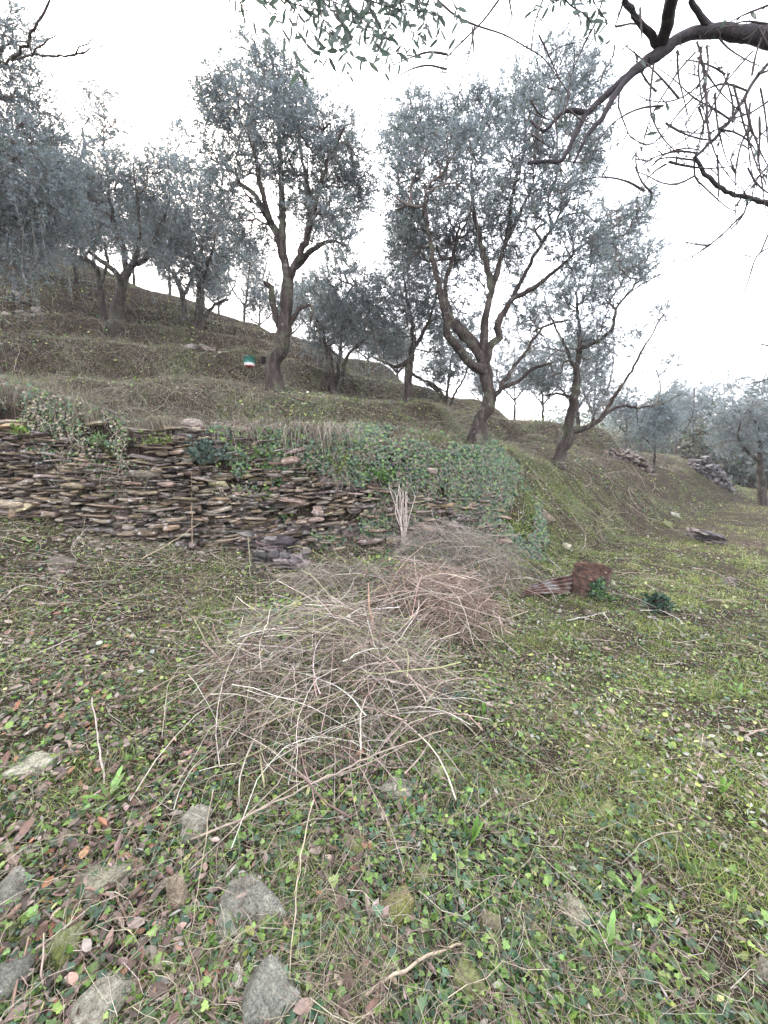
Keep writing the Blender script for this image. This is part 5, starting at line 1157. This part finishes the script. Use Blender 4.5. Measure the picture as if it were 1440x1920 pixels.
nlimb(cpx('1165,590 1220,670 1300,722 1380,745 1440,765 1520,780', 2.1, 2.4), .009, .012, k=8); nlimb(cpx('1520,190 1440,240 1385,305 1340,385 1300,450 1230,530 1165,590', 2.4, 2.1), .011, .007, k=8)
TW = ['1300,450 1240,410 1160,365 1090,300 1020,250', '1440,380 1380,420 1300,450 1230,495 1130,495 1060,460 1010,410', '1160,365 1100,430 1040,510 980,545 900,490',
 '1360,340 1290,315 1230,325 1180,360 1120,430 1040,510 1000,600 970,650', '1012,240 1000,330 1000,420 1040,510 1110,580 1165,590', '1165,590 1165,660 1200,700 1290,780 1350,800',
 '1365,740 1350,800 1300,860 1215,920 1150,960', '1160,600 1060,590 1000,610 960,600', '1165,660 1100,690 1040,685 990,660 940,640', '1240,120 1290,180 1370,230 1440,260', '1320,650 1300,600 1330,540 1380,510',
 '1215,920 1160,915 1110,900', '1100,190 1105,290 1135,420 1130,495', '1210,170 1215,260 1180,360', '1440,620 1395,680 1380,745', '1180,400 1200,480 1170,590', '1440,90 1350,80 1260,110', '1440,20 1340,60 1250,110',
 '1440,480 1400,520 1360,470 1310,445', '1250,580 1255,700 1250,770', '885,330 880,400 905,470 930,520 1000,545', '865,170 860,210 820,280 800,360', '960,30 965,120 960,220', '870,100 950,90 1040,140',
 '600,495 560,455', '550,375 575,420 620,450', '565,530 590,460 640,340', '555,505 625,555', '690,340 685,400 660,440', '690,410 740,450 770,480', '640,440 650,510 650,590',
 '430,0 370,80 300,150 240,210 215,270 200,320', '200,0 270,60 345,95 450,130 530,175 600,220 650,290 690,345', '240,205 170,195 90,220 0,260', '235,260 160,245 80,270 0,330', '340,100 320,200 285,320 275,390', '330,100 335,200 315,320',
 '580,130 610,190 660,300 690,345', '780,110 740,190 700,290 685,400', '595,0 565,90 550,200 535,300', '470,0 480,60 450,130', '820,0 780,110 720,160', '900,0 880,60 850,150', '700,-20 730,60 745,110']
for k in range(20):                                         # more arching shoots in the tangle
    x, y = rng.uniform(960, 1430), rng.uniform(150, 780); a = rng.uniform(0, 6.28); tn_ = rng.choice([-1, 1]) * rng.uniform(.05, .38); L = rng.uniform(40, 75); q_ = []
    for i in range(6): q_.append(f'{x:.0f},{y:.0f}'); x += L * math.cos(a); y += L * math.sin(a); a += tn_
    TW.append(' '.join(q_))
for k in range(16):                                         # longer shoots hanging at the right
    x, y = rng.uniform(1150, 1470), rng.uniform(80, 480); a = rng.uniform(.9, 2.4); tn_ = rng.normal(0, .14); L = rng.uniform(60, 95); q_ = []
    for i in range(6): q_.append(f'{x:.0f},{y:.0f}'); x += L * math.cos(a); y += L * math.sin(a); a += tn_ + rng.normal(0, .12)
    TW.append(' '.join(q_))
for s in TW:
    y = rng.uniform(2.0, 2.3); NT.append((catmull(np.array(cpx(s, y, y + rng.uniform(-.05, .05))), .04), .0048, .0014))
for pts in [[(1440, 465, 2.3), (1418, 482, 2.28), (1402, 530, 2.25), (1388, 570, 2.22), (1376, 622, 2.2)], [(1440, 648, 2.3), (1425, 645, 2.3), (1412, 652, 2.3)], [(1450, 710, 2.4), (1425, 715, 2.4), (1398, 722, 2.35)],
            [(1395, 400, 2.2), (1330, 460, 2.3), (1270, 497, 2.4), (1200, 535, 2.6), (1170, 560, 2.7)], [(1440, 440, 2.3), (1420, 480, 2.3), (1386, 476, 2.3)]]:
    NT.append((catmull(np.array([P(*q) for q in pts]), .04), .0045, .0018))
for k in range(230):                                         # short side shoots on the bare twigs
    c, a, b = NT[rng.integers(0, min(len(TW), len(NT)))]; i = rng.integers(0, len(c)); dv = rng.normal(0, 1, 3); dv[1] *= .5; dv /= np.linalg.norm(dv); L = rng.uniform(.03, .16)
    NT.append((catmull(np.array([c[i], c[i] + dv * L * .5 + rng.normal(0, .01, 3), c[i] + dv * L + [0, 0, rng.uniform(-.05, .03)]]), .04), .0022, .001))
Vs, Fs, off = [], [], 0; LP, LD = [], []
for c, a, b in NT:
    V, Fc = tubes(c[None], np.linspace(a, b, len(c))[None] * (1 + .25 * (rng.uniform(size=len(c)) < .2)), 6); Vs.append(V); Fs.append(Fc + off); off += len(V)
# leafy hanging shoots at the top centre
HS = ['-420,-60 -350,20 -300,80 -250,150', '-330,-60 -260,30 -200,110 -150,200 -130,280', '-200,-60 -120,30 -60,90 0,140', '-160,-60 -180,40 -120,150 -60,230', '-120,-80 -60,20 -30,120 -20,220', '-60,-80 0,20 30,110 20,200',
      '20,-80 60,20 80,110 60,200', '100,-80 120,0 150,60 140,150', '-300,-80 -200,0 -90,40 60,60', '-460,-40 -430,10 -400,60', '60,-60 20,80 10,170 20,230', '650,-40 700,20 760,60 800,130', '720,-40 640,10 560,40', '-40,-40 -90,90 -60,180', '760,-60 800,30 840,80', '-250,-80 -230,0 -170,60 -100,90', '-100,-60 20,-10 140,30 180,60']
HS = HS + [' '.join(f'{float(q.split(",")[0]) + ox_:.0f},{float(q.split(",")[1]) - 10:.0f}' for q in s.split()) for s in HS[:9] for ox_ in (-190, 130)]
for s in HS:
    y = rng.uniform(1.45, 2.1); c = catmull(np.array(cpx(s, y, y + .05)), .025); V, Fc = tubes(c[None], np.linspace(.003, .0012, len(c))[None], 5); Vs.append(V); Fs.append(Fc + off); off += len(V)
    for i in range(len(c)):
        for sg in (-1, 1):
            if rng.uniform() < .78:
                dv = (c[min(i+1, len(c)-1)] - c[max(i-1, 0)]); dv /= np.linalg.norm(dv) + 1e-9; LP.append(c[i]); LD.append(dv * .6 + np.array([sg * .7, rng.normal(0, .5), -.15]) + rng.normal(0, .3, 3))
for k in range(70):                                         # a few leaves left on the bare twigs
    c, a, b = NT[rng.integers(0, len(TW))]; LP.append(c[rng.integers(0, len(c))]); LD.append(rng.normal(0, 1, 3) + [0, 0, -.8])
# connect the shoots to the tree above the picture
up_l = nlimb([nb + [-1.2, .25, 3.25], np.array([2.2, 1.9, 4.6]), P(1420, -260, 2.0), P(1100, -200, 2.0), P(800, -130, 1.9), P(560, -90, 1.8), P(440, -70, 1.8)], .07, .012)
V = np.concatenate(Vs); new_mesh('twigs', V, np.concatenate(Fs), M['twig'], NR, tint=np.tile((.055, .045, .042), (len(V), 1)), base=nb, smooth=True)['kind'] = 'stuff'
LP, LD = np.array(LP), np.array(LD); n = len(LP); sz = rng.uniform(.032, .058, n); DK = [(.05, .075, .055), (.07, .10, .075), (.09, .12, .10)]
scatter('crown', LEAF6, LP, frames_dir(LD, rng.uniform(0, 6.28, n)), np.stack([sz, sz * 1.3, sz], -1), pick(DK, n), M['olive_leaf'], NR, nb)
# dry grass fringe all along the wall's top edge
n_ = 9000; qv = rng.uniform(1.9, 9.2, n_); hk = fbm(qv * 2.3, qv * 0, 88, 3) + rng.normal(0, .25, n_) > -.1; qv = qv[hk]; n_ = len(qv)
c0, nr, tg = on_face(qv, np.ones(n_), rng.uniform(-.25, .08, n_)); c0[:, 2] = np.maximum(c0[:, 2], H(c0[:, 0], c0[:, 1])); t = np.linspace(0, 1, 6)[None, :, None]
nr3 = np.concatenate([nr, np.zeros((n_, 1))], 1); tg3 = np.concatenate([tg, np.zeros((n_, 1))], 1); Ln = rng.uniform(.08, .38, (n_, 1, 1))
Pn = c0[:, None] + nr3[:, None] * Ln * t * .6 + tg3[:, None] * rng.normal(0, .35, (n_, 1, 1)) * Ln * t + np.array([0, 0, 1.]) * (Ln * .35 * t - Ln * 1.15 * t * t) + rng.normal(0, .006, (n_, 6, 3))
V, Fc = tubes(Pn, np.tile(np.linspace(.0022, .0009, 6), (n_, 1)), 3)
tag(new_mesh('dry_grass', V, Fc, M['grass'], tint=np.repeat(pick(GREYDRY + DRY, n_), 18, axis=0)), 'dry grass fringe hanging over the top edge of the wall', 'grass', kind='stuff')

# dry undergrowth (dead bracken and bramble stems) over the upper slope
p, nn, r, zone, df, de = sample(60000, 4.5, 24); c_ = fbm(p[:, 0] * .9, p[:, 1] * .9, 95, 4) + .35 * (1 - nn[:, 2]) * 3 + rng.normal(0, .15, len(p)); m = (zone == 2) & (c_ > .34) | (zone == 1) & (p[:, 0] > 1.5) & (c_ > .75)
p, nn, r, c_ = p[m], nn[m], r[m], c_[m]; n = len(p); t = np.linspace(0, 1, 6)[None, :, None]; a = rng.uniform(0, 6.28, n); dn = np.stack([nn[:, 0], nn[:, 1], 0 * a], -1) * 1.2
d0 = np.stack([np.cos(a) * .7, np.sin(a) * .7, rng.uniform(.5, 1.5, n)], -1) + dn; L = (rng.uniform(.08, .42, n) * np.clip(.5 + c_, .5, 1.5))[:, None, None]
Pn = p[:, None] + d0[:, None] * L * t + (dn[:, None] * .6 + np.array([0, 0, -1.1])) * L * t * t + rng.normal(0, .008, (n, 6, 3))
V, Fc = tubes(Pn, (rng.uniform(.0012, .0028, n) * np.clip(r / 6, .9, 2))[:, None] * np.linspace(1, .4, 6), 3)
tag(new_mesh('undergrowth', V, Fc, M['twig'], tint=np.repeat(pick(GREYDRY + [(.10, .08, .06), (.28, .25, .20), (.15, .11, .08)], n), 18, axis=0)), 'tangled dead stems and bracken over the terraced slope', 'undergrowth', kind='stuff')
def c_up(p, r, z, g, lawn, df, de):
    n = len(p); q = fbm(p[:, 0] * .8, p[:, 1] * .8, 123, 4) + rng.normal(0, .12, n); return pick(GREEN + TEAL + YGREEN, n), (z > 0) & (q > .12) & ((p[:, 0] > 1.4) | (z == 2)), np.ones(n) * 1.1
leaves('herbs', [ROUND, LEAF6], 110000, 4.5, 22, (.02, .04), c_up, M['leaf'], 'low green herbs in patches on the terraces and the grassy bank', 'herbs', lift=.07, tilt=.8)

# woods on the far side of the valley
nc = 620; a = np.radians(rng.uniform(22, 62, nc)); r = 34 * (125 / 34) ** rng.uniform(0, 1, nc); cx_, cy_ = r * np.sin(a), r * np.cos(a); hc = rng.uniform(2.5, 6, nc); per_ = 240
e = rng.normal(0, 1, (nc, per_, 3)); e /= np.linalg.norm(e, axis=2, keepdims=True); e *= rng.uniform(.2, 1, (nc, per_, 1)) ** .5
pos = np.stack([cx_, cy_, H(cx_, cy_) + hc * .55], -1)[:, None] + e * (hc[:, None, None] * np.array([.55, .55, .52])) * (1 + .3 * np.sin(e[..., :1] * 6 + a[:, None, None] * 40))
tc_ = pick([(.09, .13, .08), (.13, .17, .13), (.06, .09, .05), (.14, .13, .09), (.16, .20, .17)], nc, .25); n = nc * per_
scatter('far_woods', LEAF4, pos.reshape(-1, 3), frames_dir(rng.normal(0, 1, (n, 3)), rng.uniform(0, 6.28, n)), np.stack([rng.uniform(.25, .5, n)] * 1 + [np.full(n, .8)] + [np.full(n, .5)], -1) * np.array([1, 1, 1]), np.repeat(tc_, per_, axis=0) * rng.uniform(.8, 1.2, (n, 1)), M['olive_leaf'])
tag(bpy.data.objects['far_woods'], 'hazy woods covering the far side of the valley at the right', 'woods', kind='stuff')

# ------------------------------------------------------------------ the hazy evening air
hv = bpy.data.materials.new('haze'); hv.use_nodes = True; hn = hv.node_tree.nodes; hn.remove(hn['Principled BSDF'])
pv = hn.new('ShaderNodeVolumePrincipled'); pv.inputs['Color'].default_value = (.93, .93, 1.0, 1); pv.inputs['Density'].default_value = .0011; pv.inputs['Anisotropy'].default_value = .3
hv.node_tree.links.new(pv.outputs[0], hn['Material Output'].inputs['Volume'])
zlo, zhi = float(ZZ.min()) - 1, max(13.0, float(ZZ.max()) + 1); x0, x1, y0, y1 = -71, 151, -26, 161
Vh = [(x, y, z) for z in (zlo, zhi) for x, y in ((x0, y0), (x1, y0), (x1, y1), (x0, y1))]
hz = new_mesh('haze', np.array(Vh), np.array([[3, 2, 1, 0], [4, 5, 6, 7], [0, 1, 5, 4], [1, 2, 6, 5], [2, 3, 7, 6], [3, 0, 4, 7]]), hv); tag(hz, 'thin pale haze in the air over the valley', 'haze', kind='stuff')
